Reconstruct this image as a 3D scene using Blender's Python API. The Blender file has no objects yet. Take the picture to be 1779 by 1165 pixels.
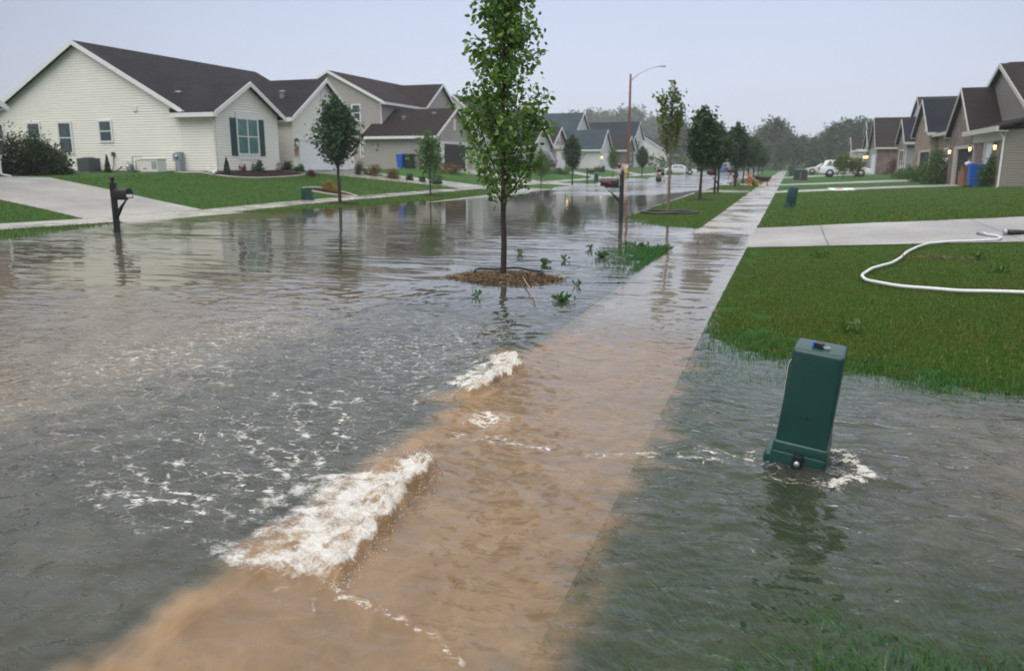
import bpy, bmesh, math, random
import numpy as np
from mathutils import Vector, Matrix, noise as mnoise
R=math.radians
scene=bpy.context.scene
COL=scene.collection
# ---------------------------------------------------------------- camera
PW,PH=1779.,1165.            # measurements below are in photograph pixels
FPX,TH,PHI,CH=1384.,0.21104,0.33044,1.6
cam_d=bpy.data.cameras.new('camera'); cam=bpy.data.objects.new('camera',cam_d); COL.objects.link(cam)
cam_d.sensor_width=36; cam_d.lens=FPX/PW*36; cam_d.clip_start=.05; cam_d.clip_end=3000
cam.location=(0,0,CH); cam.rotation_euler=(math.pi/2-TH,0,PHI)
cam_d.dof.use_dof=True; cam_d.dof.focus_distance=5.2; cam_d.dof.aperture_fstop=2.5
scene.camera=cam
# ---------------------------------------------------------------- sky, sun, exposure
world=bpy.data.worlds.new('World'); scene.world=world; world.use_nodes=True
wn=world.node_tree; wn.nodes.clear()
def N(nt,t,**k):
    n=nt.nodes.new(t)
    for a,b in k.items(): setattr(n,a,b)
    return n
def setup_world():
    L=wn.links.new
    out=N(wn,'ShaderNodeOutputWorld'); bg=N(wn,'ShaderNodeBackground'); bg.inputs[1].default_value=.1
    sky=N(wn,'ShaderNodeTexSky',sky_type='NISHITA',sun_disc=False,sun_elevation=R(52),sun_rotation=R(200),air_density=1.,dust_density=3.)
    hs=N(wn,'ShaderNodeHueSaturation'); hs.inputs['Saturation'].default_value=.35
    L(sky.outputs[0],hs.inputs['Color'])
    tc=N(wn,'ShaderNodeTexCoord'); sp=N(wn,'ShaderNodeSeparateXYZ'); L(tc.outputs['Generated'],sp.inputs[0])
    rp=N(wn,'ShaderNodeValToRGB'); L(sp.outputs[2],rp.inputs[0])
    e=rp.color_ramp.elements
    e[0].position=0.; e[0].color=(.64,.69,.79,1)
    e[1].position=1.; e[1].color=(1.,1.,1.,1)
    for p,c in ((.10,(.585,.645,.79,1)),(.22,(.50,.58,.77,1)),(.42,(.72,.75,.82,1))):
        q=e.new(p); q.color=c
    # overcast layer: a bright zenith, a paler horizon, faint cloud mottling
    nz=N(wn,'ShaderNodeTexNoise'); nz.inputs['Scale'].default_value=2.2; nz.inputs['Detail'].default_value=3
    mp=N(wn,'ShaderNodeMapping'); mp.inputs['Scale'].default_value=(1,1,3.); L(tc.outputs['Generated'],mp.inputs[0]); L(mp.outputs[0],nz.inputs['Vector'])
    mr=N(wn,'ShaderNodeMapRange'); mr.inputs[3].default_value=.95; mr.inputs[4].default_value=1.05; L(nz.outputs[0],mr.inputs[0])
    zr=N(wn,'ShaderNodeMapRange'); zr.inputs[1].default_value=.25; zr.inputs[2].default_value=1; zr.inputs[3].default_value=10.; zr.inputs[4].default_value=SKYZ; L(sp.outputs[2],zr.inputs[0])
    m1=N(wn,'ShaderNodeMath',operation='MULTIPLY'); L(mr.outputs[0],m1.inputs[0]); L(zr.outputs[0],m1.inputs[1])
    vm=N(wn,'ShaderNodeVectorMath',operation='SCALE'); L(rp.outputs[0],vm.inputs[0]); L(m1.outputs[0],vm.inputs[3])
    # the cloud is thinnest down the street and heavier to either side
    dt=N(wn,'ShaderNodeVectorMath',operation='DOT_PRODUCT'); dt.inputs[1].default_value=(-math.sin(.24),math.cos(.24),0); L(tc.outputs['Generated'],dt.inputs[0])
    ar=N(wn,'ShaderNodeMapRange',interpolation_type='SMOOTHSTEP'); ar.inputs[1].default_value=.72; ar.inputs[2].default_value=.985; ar.inputs[3].default_value=.72; ar.inputs[4].default_value=1.04; L(dt.outputs['Value'],ar.inputs[0])
    m2=N(wn,'ShaderNodeMath',operation='MULTIPLY'); L(m1.outputs[0],m2.inputs[0]); L(ar.outputs[0],m2.inputs[1]); L(m2.outputs[0],vm.inputs[3])
    mx=N(wn,'ShaderNodeMix',data_type='RGBA'); mx.inputs[0].default_value=.9
    L(hs.outputs[0],mx.inputs[6]); L(vm.outputs[0],mx.inputs[7])
    L(mx.outputs[2],bg.inputs[0]); L(bg.outputs[0],out.inputs[0])
SKYZ=21.
setup_world()
sun_d=bpy.data.lights.new('sun','SUN'); sun=bpy.data.objects.new('sun',sun_d); COL.objects.link(sun)
sun_d.energy=1.5; sun_d.angle=R(60); sun_d.color=(1,.96,.9)
sun.rotation_euler=(R(38),0,R(-20))
scene.view_settings.view_transform='Standard'; scene.view_settings.look='None'
scene.view_settings.exposure=.23; scene.view_settings.gamma=1
scene.cycles.use_denoising=True
scene.cycles.max_bounces=8; scene.cycles.transparent_max_bounces=12; scene.cycles.diffuse_bounces=3; scene.cycles.glossy_bounces=3
scene.cycles.volume_bounces=0
scene.cycles.sample_clamp_indirect=4
# ---------------------------------------------------------------- measuring helpers
def ray(px,py):
    x=(px-PW/2)/FPX; y=-(py-PH/2)/FPX
    fw=math.cos(TH)+y*math.sin(TH); up=-math.sin(TH)+y*math.cos(TH)
    return (x*math.cos(PHI)-fw*math.sin(PHI), x*math.sin(PHI)+fw*math.cos(PHI), up)
def atY(px,py,Y):
    r=ray(px,py); t=Y/r[1]; return r[0]*t, CH+r[2]*t      # -> X, z on the plane y=Y
def atX(px,py,X):
    r=ray(px,py); t=X/r[0]; return r[1]*t, CH+r[2]*t      # -> Y, z on the plane x=X
def colX(px,Y):
    k=(px-PW/2)/FPX; X=0
    for _ in range(6):
        up=float(ground(X,Y))-CH
        X=(k*(Y*math.cos(PHI)*math.cos(TH)-up*math.sin(TH))-Y*math.sin(PHI))/(math.cos(PHI)+k*math.sin(PHI)*math.cos(TH))
    return X
def gp(px,py):                                            # where a sight line meets the terrain
    r=ray(px,py); z=0.
    for _ in range(25):
        t=(max(z,0)-CH)/r[2]; z=.5*z+.5*float(ground(r[0]*t,r[1]*t))
    return r[0]*t,r[1]*t,max(z,0)
# ---------------------------------------------------------------- numpy noise
def _h(ix,iy,s):
    h=(ix.astype(np.int64)*374761393+iy.astype(np.int64)*668265263+s*974634777)&0xffffffff
    h=((h^(h>>13))*1274126177)&0xffffffff
    return (h^(h>>16))&0xffff
def pn(x,y,s=0):
    x=np.asarray(x,float); y=np.asarray(y,float)
    ix=np.floor(x); iy=np.floor(y); fx=x-ix; fy=y-iy
    u=fx*fx*fx*(fx*(fx*6-15)+10); v=fy*fy*fy*(fy*(fy*6-15)+10)
    def g(a,b):
        t=_h(ix+a,iy+b,s)*(2*math.pi/65536.); return np.cos(t)*(fx-a)+np.sin(t)*(fy-b)
    a=g(0,0); b=g(1,0); c=g(0,1); d=g(1,1)
    return ((a+(b-a)*u)*(1-v)+(c+(d-c)*u)*v)*1.5
def fbm(x,y,o=4,s=0,g=.5):
    r=0; a=1.; t=0
    for i in range(o):
        r=r+a*pn(x*2**i,y*2**i,s+i*17); t+=a; a*=g
    return r/t
def sst(a,b,x):
    t=np.clip((x-a)/(b-a),0,1); return t*t*(3-2*t)
# ---------------------------------------------------------------- terrain
SWL,SWR,KR,KL,LS0,LS1=-2.1,-.72,-4.75,-14.9,-18.,-19.3
def zsw(y): return np.interp(y,[-30,0,6,7.5,15,19,22,30,45,100,200,400],[-.07,-.06,-.054,-.038,-.026,-.015,.008,.025,.075,.2,.4,.6])
def zst(x,y): return np.interp(y,[-30,20,43,60,100,200,400],[-.17,-.17,.01,.05,.12,.32,.5])-.05*((x-(KR+KL)/2)/5.1)**2
def ground(x,y):
    x=np.asarray(x,float); y=np.asarray(y,float)
    zs=zsw(y)
    A=np.interp(y,[-5,0,2.2,2.7,3.3,4.5,5.5,6.5,7.5,10,16,21,30,42,54,80,200],[.022,.022,.026,.014,-.012,-.022,-.014,.014,.032,.045,.055,.07,.06,.047,.03,.025,.02])
    lawn=zs+.018+.016*sst(7.3,8.4,y)+A*np.clip(x-SWR,0,10.3)+.012*pn(x*.6,y*.6,5)*sst(0,.5,x-SWR)+.008*pn(x*2.2,y*2.2,6)*sst(0,.5,x-SWR)
    off=np.interp(y,[0,9,11,12.5,15.4,16,21,21.6,26,44],[-.06,-.06,-.035,-.012,.012,-.012,-.012,.03,.035,.04])
    cs=np.interp(y,[0,9,11,15.6,16.2,21,22,27,30],[.02,.02,.022,.03,.06,.06,.03,.012,.0])
    park=zs+off+cs*np.clip(x-SWL,-3,0)+.006*pn(x*1.5,y*1.5,7)+.02*np.exp(-((x+3.8)**2+(y-10.8)**2)/.3)
    st=zst(x,y)
    d=np.interp(y,[0,13,18,23,28,40,50,100,200],[0,0,-.07,-.07,0,.04,.07,.17,.35])
    lp=.045*(-16.5-x)+d
    yk=np.interp(y,[0,60,85,130,300],[1,1,.75,.7,.5])
    left=.045*(-16.5-np.maximum(x,-19.3))+d+.158*yk*np.clip(-19.3-x,0,6.8)+.02*pn(x*.4,y*.4,9)*sst(-19.3,-21,x)
    z=np.where(x>=SWR,lawn,np.where(x>=SWL,zs,np.where(x>=KR,park,np.where(x>=KL,st,left))))
    return z
# ---------------------------------------------------------------- mesh helpers
class MB:
    def __init__(s): s.v=[]; s.f=[]
    def add(s,v,f):
        o=len(s.v); s.v+= [tuple(q) for q in v]; s.f+=[tuple(i+o for i in q) for q in f]; return s
    def box(s,x0,x1,y0,y1,z0,z1):
        return s.add([(x0,y0,z0),(x1,y0,z0),(x1,y1,z0),(x0,y1,z0),(x0,y0,z1),(x1,y0,z1),(x1,y1,z1),(x0,y1,z1)],
            [(0,3,2,1),(4,5,6,7),(0,1,5,4),(1,2,6,5),(2,3,7,6),(3,0,4,7)])
    def fbox(s,face,p,u0,u1,z0,z1,d0,d1):
        if face=='E': return s.box(p+d0,p+d1,u0,u1,z0,z1)
        if face=='W': return s.box(p-d1,p-d0,u0,u1,z0,z1)
        if face=='S': return s.box(u0,u1,p-d1,p-d0,z0,z1)
        return s.box(u0,u1,p+d0,p+d1,z0,z1)
    def hexa(s,a,b):      # two quads -> solid
        return s.add(list(a)+list(b),[(0,3,2,1),(4,5,6,7),(0,1,5,4),(1,2,6,5),(2,3,7,6),(3,0,4,7)])
    def prism(s,poly,axis,a,b):      # poly in the other two coordinates
        n=len(poly)
        def P(q,t): return (t,q[0],q[1]) if axis=='X' else ((q[0],t,q[1]) if axis=='Y' else (q[0],q[1],t))
        v=[P(q,a) for q in poly]+[P(q,b) for q in poly]
        f=[tuple(range(n-1,-1,-1)),tuple(range(n,2*n))]+[(i,(i+1)%n,(i+1)%n+n,i+n) for i in range(n)]
        return s.add(v,f)
    def tube(s,pts,rad,n=8,cap=True):
        pts=[Vector(p) for p in pts]
        if not hasattr(rad,'__len__'): rad=[rad]*len(pts)
        o=len(s.v); u=None
        for i,p in enumerate(pts):
            t=(pts[min(i+1,len(pts)-1)]-pts[max(i-1,0)]).normalized()
            if u is None: u=t.orthogonal().normalized()
            else: u=(u-t*u.dot(t)); u=u.normalized() if u.length>1e-6 else t.orthogonal().normalized()
            w=t.cross(u)
            for k in range(n):
                a=2*math.pi*k/n; s.v.append(tuple(p+(u*math.cos(a)+w*math.sin(a))*rad[i]))
        for i in range(len(pts)-1):
            for k in range(n):
                a=o+i*n+k; b=o+i*n+(k+1)%n; s.f.append((a,b,b+n,a+n))
        if cap:
            s.f.append(tuple(o+k for k in range(n-1,-1,-1))); e=o+(len(pts)-1)*n; s.f.append(tuple(e+k for k in range(n)))
        return s
    def lathe(s,prof,c,n=16,axis='Z'):
        o=len(s.v)
        for r,h in prof:
            for k in range(n):
                a=2*math.pi*k/n; q=(r*math.cos(a),r*math.sin(a),h)
                if axis=='X': q=(q[2],q[0],q[1])
                if axis=='Y': q=(q[0],q[2],q[1])
                s.v.append((c[0]+q[0],c[1]+q[1],c[2]+q[2]))
        for i in range(len(prof)-1):
            for k in range(n):
                a=o+i*n+k; b=o+i*n+(k+1)%n; s.f.append((a,b,b+n,a+n))
        s.f.append(tuple(o+k for k in range(n-1,-1,-1))); e=o+(len(prof)-1)*n; s.f.append(tuple(e+k for k in range(n)))
        return s
    def ball(s,c,r,n=8,sc=(1,1,1)):
        o=len(s.v); m=n//2+1
        for i in range(m+1):
            th=math.pi*i/m
            for k in range(n):
                a=2*math.pi*k/n; s.v.append((c[0]+r*sc[0]*math.sin(th)*math.cos(a),c[1]+r*sc[1]*math.sin(th)*math.sin(a),c[2]+r*sc[2]*math.cos(th)))
        for i in range(m):
            for k in range(n):
                a=o+i*n+k; b=o+i*n+(k+1)%n; s.f.append((a,a+n,b+n,b))
        return s
    def xf(s,M,i0=0):
        s.v[i0:]=[tuple(M@Vector(q)) for q in s.v[i0:]]; return s
    def build(s,name,mat,parent=None,smooth=False,bevel=0,seg=2,fix=True):
        me=bpy.data.meshes.new(name); me.from_pydata(s.v,[],s.f)
        if fix or bevel:
            bm=bmesh.new(); bm.from_mesh(me)
            bmesh.ops.remove_doubles(bm,verts=bm.verts,dist=1e-5)
            bmesh.ops.recalc_face_normals(bm,faces=bm.faces)
            if bevel:
                ed=[e for e in bm.edges if len(e.link_faces)==2 and e.calc_face_angle(0)>.5]
                bmesh.ops.bevel(bm,geom=ed,offset=bevel,segments=seg,affect='EDGES',profile=.6)
            bm.to_mesh(me); bm.free()
        return link(name,me,mat,parent,smooth)
def link(name,me,mat,parent=None,smooth=False):
    if mat:
        for m in (mat if isinstance(mat,(list,tuple)) else [mat]): me.materials.append(m)
    if smooth: me.polygons.foreach_set('use_smooth',[True]*len(me.polygons))
    o=bpy.data.objects.new(name,me); COL.objects.link(o)
    if parent: o.parent=parent
    return o
def npmesh(name,v,f,mat,parent=None,smooth=False,nv=4):
    """numpy verts (n,3), faces (m,nv)"""
    me=bpy.data.meshes.new(name); v=np.asarray(v,np.float32); f=np.asarray(f,np.int32)
    me.vertices.add(len(v)); me.vertices.foreach_set('co',v.ravel())
    me.loops.add(f.size); me.loops.foreach_set('vertex_index',f.ravel())
    me.polygons.add(len(f)); me.polygons.foreach_set('loop_start',np.arange(0,f.size,nv,dtype=np.int32))
    me.update(calc_edges=True)
    return link(name,me,mat,parent,smooth)
def gridmesh(name,X,Y,Z,mat,smooth=True):
    ny,nx=X.shape; v=np.stack([X,Y,Z],-1).reshape(-1,3)
    i=np.arange((ny-1)*(nx-1)); r=i//(nx-1); c=i%(nx-1); a=r*nx+c
    return npmesh(name,v,np.stack([a,a+1,a+nx+1,a+nx],-1),mat,None,smooth)
def tag(o,label=None,cat=None,group=None,kind=None):
    if label: o['label']=label
    if cat: o['category']=cat
    if group: o['group']=group
    if kind: o['kind']=kind
    return o
def thing(name,label,cat,loc=(0,0,0),rz=0,group=None):
    o=bpy.data.objects.new(name,None); COL.objects.link(o); o.empty_display_size=.3
    o.location=loc; o.rotation_euler=(0,0,rz); return tag(o,label,cat,group)
def copy_tree(o,parent=None):
    c=o.copy(); COL.objects.link(c)
    if parent: c.parent=parent
    for ch in list(o.children): copy_tree(ch,c)
    return c
# ---------------------------------------------------------------- materials
MATS={}
def mat(name,col,rough=.6,spec=.4,var=0.,vscale=3.,bump=0.,bscale=40.,metal=0.,coat=0.,emit=None,col2=None,estr=1.):
    if name in MATS: return MATS[name]
    m=bpy.data.materials.new(name); m.use_nodes=True; nt=m.node_tree; b=nt.nodes['Principled BSDF']; L=nt.links.new
    b.inputs['Roughness'].default_value=rough; b.inputs['Specular IOR Level'].default_value=spec; b.inputs['Metallic'].default_value=metal
    b.inputs['Coat Weight'].default_value=coat
    b.inputs['Base Color'].default_value=(*col,1)
    tc=N(nt,'ShaderNodeTexCoord')
    if var or col2:
        nz=N(nt,'ShaderNodeTexNoise'); nz.inputs['Scale'].default_value=vscale; nz.inputs['Detail'].default_value=6; nz.inputs['Roughness'].default_value=.65
        L(tc.outputs['Object'],nz.inputs['Vector'])
        mx=N(nt,'ShaderNodeMix',data_type='RGBA')
        mr=N(nt,'ShaderNodeMapRange'); mr.inputs[1].default_value=.32; mr.inputs[2].default_value=.68; L(nz.outputs[0],mr.inputs[0])
        c2=col2 or tuple(c*(1-var) for c in col)
        mx.inputs[6].default_value=(*col,1); mx.inputs[7].default_value=(*c2,1); L(mr.outputs[0],mx.inputs[0]); L(mx.outputs[2],b.inputs['Base Color'])
    if bump:
        nb=N(nt,'ShaderNodeTexNoise'); nb.inputs['Scale'].default_value=bscale; nb.inputs['Detail'].default_value=4; L(tc.outputs['Object'],nb.inputs['Vector'])
        bp=N(nt,'ShaderNodeBump'); bp.inputs['Strength'].default_value=1; bp.inputs['Distance'].default_value=bump; L(nb.outputs[0],bp.inputs['Height']); L(bp.outputs[0],b.inputs['Normal'])
    if emit:
        b.inputs['Emission Color'].default_value=(*emit,1); b.inputs['Emission Strength'].default_value=estr
    MATS[name]=m; return m
def siding(name,col,course=.125):
    if name in MATS: return MATS[name]
    m=mat(name,col,rough=.5,spec=.3,var=.07,vscale=.6); nt=m.node_tree; L=nt.links.new; b=nt.nodes['Principled BSDF']
    g=N(nt,'ShaderNodeNewGeometry'); s=N(nt,'ShaderNodeSeparateXYZ'); L(g.outputs['Position'],s.inputs[0])
    d=N(nt,'ShaderNodeMath',operation='DIVIDE'); d.inputs[1].default_value=course; L(s.outputs[2],d.inputs[0])
    fr=N(nt,'ShaderNodeMath',operation='FRACT'); L(d.outputs[0],fr.inputs[0])
    rp=N(nt,'ShaderNodeValToRGB'); e=rp.color_ramp.elements; e[0].position=0; e[0].color=(0,0,0,1); e[1].position=1; e[1].color=(.55,.55,.55,1)
    q=e.new(.22); q.color=(1,1,1,1)
    L(fr.outputs[0],rp.inputs[0])
    bp=N(nt,'ShaderNodeBump'); bp.inputs['Distance'].default_value=.032; bp.inputs['Strength'].default_value=1; L(rp.outputs[0],bp.inputs['Height']); L(bp.outputs[0],b.inputs['Normal'])
    return m
def brick(name,c1,c2,mortar):
    if name in MATS: return MATS[name]
    m=mat(name,c1,rough=.85,spec=.2); nt=m.node_tree; L=nt.links.new; b=nt.nodes['Principled BSDF']
    g=N(nt,'ShaderNodeNewGeometry'); s=N(nt,'ShaderNodeSeparateXYZ'); L(g.outputs['Position'],s.inputs[0])
    ad=N(nt,'ShaderNodeMath',operation='ADD'); L(s.outputs[0],ad.inputs[0]); L(s.outputs[1],ad.inputs[1])
    cb=N(nt,'ShaderNodeCombineXYZ'); L(ad.outputs[0],cb.inputs[0]); L(s.outputs[2],cb.inputs[1])
    t=N(nt,'ShaderNodeTexBrick'); t.inputs['Scale'].default_value=1; t.inputs['Brick Width'].default_value=.22; t.inputs['Row Height'].default_value=.078; t.inputs['Mortar Size'].default_value=.008
    t.inputs['Color1'].default_value=(*c1,1); t.inputs['Color2'].default_value=(*c2,1); t.inputs['Mortar'].default_value=(*mortar,1); L(cb.outputs[0],t.inputs['Vector'])
    nz=N(nt,'ShaderNodeTexNoise'); nz.inputs['Scale'].default_value=1.7; nz.inputs['Detail'].default_value=5; L(g.outputs['Position'],nz.inputs['Vector'])
    mr=N(nt,'ShaderNodeMapRange'); mr.inputs[1].default_value=.3; mr.inputs[2].default_value=.7; mr.inputs[3].default_value=.7; mr.inputs[4].default_value=1.3; L(nz.outputs[0],mr.inputs[0])
    vm=N(nt,'ShaderNodeVectorMath',operation='SCALE'); L(t.outputs[0],vm.inputs[0]); L(mr.outputs[0],vm.inputs[3]); L(vm.outputs[0],b.inputs['Base Color'])
    return m
def shingle(name,col):
    if name in MATS: return MATS[name]
    m=mat(name,col,rough=.85,spec=.15,var=.4,vscale=.7); nt=m.node_tree; L=nt.links.new; b=nt.nodes['Principled BSDF']
    lk=[l for l in nt.links if l.to_socket==b.inputs['Base Color']][0]; src=lk.from_socket
    g=N(nt,'ShaderNodeNewGeometry'); s=N(nt,'ShaderNodeSeparateXYZ'); L(g.outputs['Position'],s.inputs[0])
    ad=N(nt,'ShaderNodeMath',operation='ADD'); L(s.outputs[0],ad.inputs[0]); L(s.outputs[1],ad.inputs[1])
    cb=N(nt,'ShaderNodeCombineXYZ'); L(ad.outputs[0],cb.inputs[0]); L(s.outputs[2],cb.inputs[1])
    t=N(nt,'ShaderNodeTexBrick'); t.inputs['Scale'].default_value=1; t.inputs['Brick Width'].default_value=.32; t.inputs['Row Height'].default_value=.09; t.inputs['Mortar Size'].default_value=.006
    t.inputs['Color1'].default_value=(1.25,1.25,1.25,1); t.inputs['Color2'].default_value=(.75,.75,.75,1); t.inputs['Mortar'].default_value=(.55,.55,.55,1); L(cb.outputs[0],t.inputs['Vector'])
    mm=N(nt,'ShaderNodeMix',data_type='RGBA',blend_type='MULTIPLY'); mm.inputs[0].default_value=.8; L(src,mm.inputs[6]); L(t.outputs[0],mm.inputs[7]); L(mm.outputs[2],b.inputs['Base Color'])
    return m
def leafmat(name,stops,trans=.3,rough=.45):
    m=bpy.data.materials.new(name); m.use_nodes=True; nt=m.node_tree; L=nt.links.new; b=nt.nodes['Principled BSDF']; out=nt.nodes['Material Output']
    g=N(nt,'ShaderNodeNewGeometry'); rp=N(nt,'ShaderNodeValToRGB'); L(g.outputs['Random Per Island'],rp.inputs[0])
    e=rp.color_ramp.elements
    e[0].position=stops[0][0]; e[0].color=(*stops[0][1],1); e[1].position=stops[-1][0]; e[1].color=(*stops[-1][1],1)
    for p,c in stops[1:-1]:
        q=e.new(p); q.color=(*c,1)
    L(rp.outputs[0],b.inputs['Base Color']); b.inputs['Roughness'].default_value=rough; b.inputs['Specular IOR Level'].default_value=.35
    t=N(nt,'ShaderNodeBsdfTranslucent'); vm=N(nt,'ShaderNodeVectorMath',operation='MULTIPLY'); vm.inputs[1].default_value=(1.3,1.5,.6); L(rp.outputs[0],vm.inputs[0]); L(vm.outputs[0],t.inputs[0])
    mx=N(nt,'ShaderNodeMixShader'); mx.inputs[0].default_value=trans; L(b.outputs[0],mx.inputs[1]); L(t.outputs[0],mx.inputs[2]); L(mx.outputs[0],out.inputs[0])
    MATS[name]=m; return m
WHITE=mat('white_trim',(.74,.74,.72),.45,.4,var=.06)
BLACK=mat('black_plastic',(.012,.013,.015),.35,.5,var=.3,vscale=8)
GLASS=mat('window_glass',(.02,.04,.05),.04,.9,var=.5,vscale=.8)
SASH=mat('upper_sash_glass',(.035,.085,.085),.06,.8,var=.5,vscale=3)
CURTAIN=mat('curtained_glass',(.09,.24,.22),.1,.7,var=.45,vscale=2.5)
SID_W=siding('cream_siding',(.87,.85,.77)); SID_T=siding('taupe_siding',(.38,.355,.32)); SID_G=siding('grey_green_siding',(.30,.33,.30)); SID_L=siding('pale_grey_siding',(.62,.63,.62))
SID_D=siding('dark_taupe_siding',(.235,.215,.185)); SID_B=siding('blue_grey_siding',(.30,.31,.34))
ROOF_G=shingle('charcoal_shingles',(.026,.024,.028)); ROOF_B=shingle('brown_shingles',(.028,.020,.021)); ROOF_K=shingle('black_shingles',(.012,.017,.026)); ROOF_S=shingle('slate_green_shingles',(.040,.066,.076))
TRIMB=mat('beige_trim',(.52,.50,.44),.45,.4,var=.06)
BRICK1=brick('brown_brick',(.15,.10,.085),(.23,.175,.15),(.26,.235,.215)); BRICK2=brick('tan_brick',(.25,.17,.125),(.31,.23,.175),(.32,.29,.25)); BRICK3=brick('dark_brick',(.12,.085,.07),(.19,.14,.115),(.22,.19,.17))
CONC_F=mat('foundation_concrete',(.24,.21,.18),.9,.2,var=.3)
DOORW=mat('white_door_paint',(.78,.79,.82),.4,.4,var=.04)
SHUT=mat('teal_shutter_paint',(.012,.055,.06),.5,.4)
# ---------------------------------------------------------------- ground
def grass_mat():
    m=bpy.data.materials.new('lawn_soil'); m.use_nodes=True; nt=m.node_tree; L=nt.links.new; b=nt.nodes['Principled BSDF']
    g=N(nt,'ShaderNodeNewGeometry')
    def noise(sc,det,ro=.6):
        n=N(nt,'ShaderNodeTexNoise'); n.inputs['Scale'].default_value=sc; n.inputs['Detail'].default_value=det; n.inputs['Roughness'].default_value=ro; L(g.outputs['Position'],n.inputs['Vector']); return n
    n1=noise(.35,4); n2=noise(9,8,.75); n3=noise(60,4,.7)
    r1=N(nt,'ShaderNodeValToRGB'); e=r1.color_ramp.elements
    e[0].position=.3; e[0].color=(.025,.096,.012,1); e[1].position=.72; e[1].color=(.050,.130,.018,1); L(n1.outputs[0],r1.inputs[0])
    r2=N(nt,'ShaderNodeValToRGB'); e=r2.color_ramp.elements
    e[0].position=.3; e[0].color=(.5,.5,.5,1); e[1].position=.7; e[1].color=(1.5,1.4,1.3,1); L(n2.outputs[0],r2.inputs[0])
    r3=N(nt,'ShaderNodeValToRGB'); e=r3.color_ramp.elements
    e[0].position=.3; e[0].color=(.45,.45,.45,1); e[1].position=.7; e[1].color=(1.55,1.5,1.4,1); L(n3.outputs[0],r3.inputs[0])
    m1=N(nt,'ShaderNodeMix',data_type='RGBA',blend_type='MULTIPLY'); m1.inputs[0].default_value=.8; L(r1.outputs[0],m1.inputs[6]); L(r2.outputs[0],m1.inputs[7])
    m2=N(nt,'ShaderNodeMix',data_type='RGBA',blend_type='MULTIPLY'); m2.inputs[0].default_value=.8; L(m1.outputs[2],m2.inputs[6]); L(r3.outputs[0],m2.inputs[7])
    L(m2.outputs[2],b.inputs['Base Color']); b.inputs['Roughness'].default_value=.8; b.inputs['Specular IOR Level'].default_value=.15
    ad=N(nt,'ShaderNodeMath',operation='ADD'); L(n2.outputs[0],ad.inputs[0]); L(n3.outputs[0],ad.inputs[1])
    bp=N(nt,'ShaderNodeBump'); bp.inputs['Distance'].default_value=.03; L(ad.outputs[0],bp.inputs['Height']); L(bp.outputs[0],b.inputs['Normal'])
    return m
def wet_mat(name,c1,c2,joint=0.,j0=0.,axis=1,rlo=.08,rhi=.55,pud=.5,jcol=.45,jw=.013):
    m=bpy.data.materials.new(name); m.use_nodes=True; nt=m.node_tree; L=nt.links.new; b=nt.nodes['Principled BSDF']
    g=N(nt,'ShaderNodeNewGeometry')
    def noise(sc,det,ro=.6,stretch=None):
        n=N(nt,'ShaderNodeTexNoise'); n.inputs['Scale'].default_value=sc; n.inputs['Detail'].default_value=det; n.inputs['Roughness'].default_value=ro
        if stretch:
            mp=N(nt,'ShaderNodeMapping'); mp.inputs['Scale'].default_value=stretch; L(g.outputs['Position'],mp.inputs[0]); L(mp.outputs[0],n.inputs['Vector'])
        else: L(g.outputs['Position'],n.inputs['Vector'])
        return n
    n1=noise(.45,4,.55,(1,.6,1)); n2=noise(14,7,.7)
    r1=N(nt,'ShaderNodeValToRGB'); e=r1.color_ramp.elements; e[0].position=.36; e[0].color=(*c1,1); e[1].position=.64; e[1].color=(*c2,1); L(n1.outputs[0],r1.inputs[0])
    r2=N(nt,'ShaderNodeMapRange'); r2.inputs[1].default_value=.3; r2.inputs[2].default_value=.7; r2.inputs[3].default_value=.8; r2.inputs[4].default_value=1.15; L(n2.outputs[0],r2.inputs[0])
    vm=N(nt,'ShaderNodeVectorMath',operation='SCALE'); L(r1.outputs[0],vm.inputs[0])
    if joint:
        s=N(nt,'ShaderNodeSeparateXYZ'); L(g.outputs['Position'],s.inputs[0])
        a=N(nt,'ShaderNodeMath',operation='ADD'); a.inputs[1].default_value=-j0+joint*400; L(s.outputs[axis],a.inputs[0])
        d=N(nt,'ShaderNodeMath',operation='DIVIDE'); d.inputs[1].default_value=joint; L(a.outputs[0],d.inputs[0])
        f=N(nt,'ShaderNodeMath',operation='FRACT'); L(d.outputs[0],f.inputs[0])
        c=N(nt,'ShaderNodeMath',operation='COMPARE'); c.inputs[1].default_value=0.; c.inputs[2].default_value=jw/joint; L(f.outputs[0],c.inputs[0])
        jj=N(nt,'ShaderNodeMapRange'); jj.inputs[3].default_value=1; jj.inputs[4].default_value=jcol; L(c.outputs[0],jj.inputs[0])
        mu=N(nt,'ShaderNodeMath',operation='MULTIPLY'); L(jj.outputs[0],mu.inputs[0]); L(r2.outputs[0],mu.inputs[1]); L(mu.outputs[0],vm.inputs[3])
    else: L(r2.outputs[0],vm.inputs[3])
    L(vm.outputs[0],b.inputs['Base Color'])
    n3=noise(pud,5,.6)
    rr=N(nt,'ShaderNodeMapRange'); rr.inputs[1].default_value=.4; rr.inputs[2].default_value=.62; rr.inputs[3].default_value=rlo; rr.inputs[4].default_value=rhi; L(n3.outputs[0],rr.inputs[0]); L(rr.outputs[0],b.inputs['Roughness'])
    b.inputs['Specular IOR Level'].default_value=.5
    bp=N(nt,'ShaderNodeBump'); bp.inputs['Distance'].default_value=.0015; L(n2.outputs[0],bp.inputs['Height']); L(bp.outputs[0],b.inputs['Normal'])
    return m
GRASS=grass_mat()
WALK=wet_mat('wet_walk_concrete',(.345,.325,.30),(.42,.395,.36),1.85,2.69,1,.10,.45,.6,.62)
DRIVE=wet_mat('wet_drive_concrete',(.255,.24,.222),(.39,.375,.35),3.2,.75,0,.28,.7,.4,.40,.03)
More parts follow.
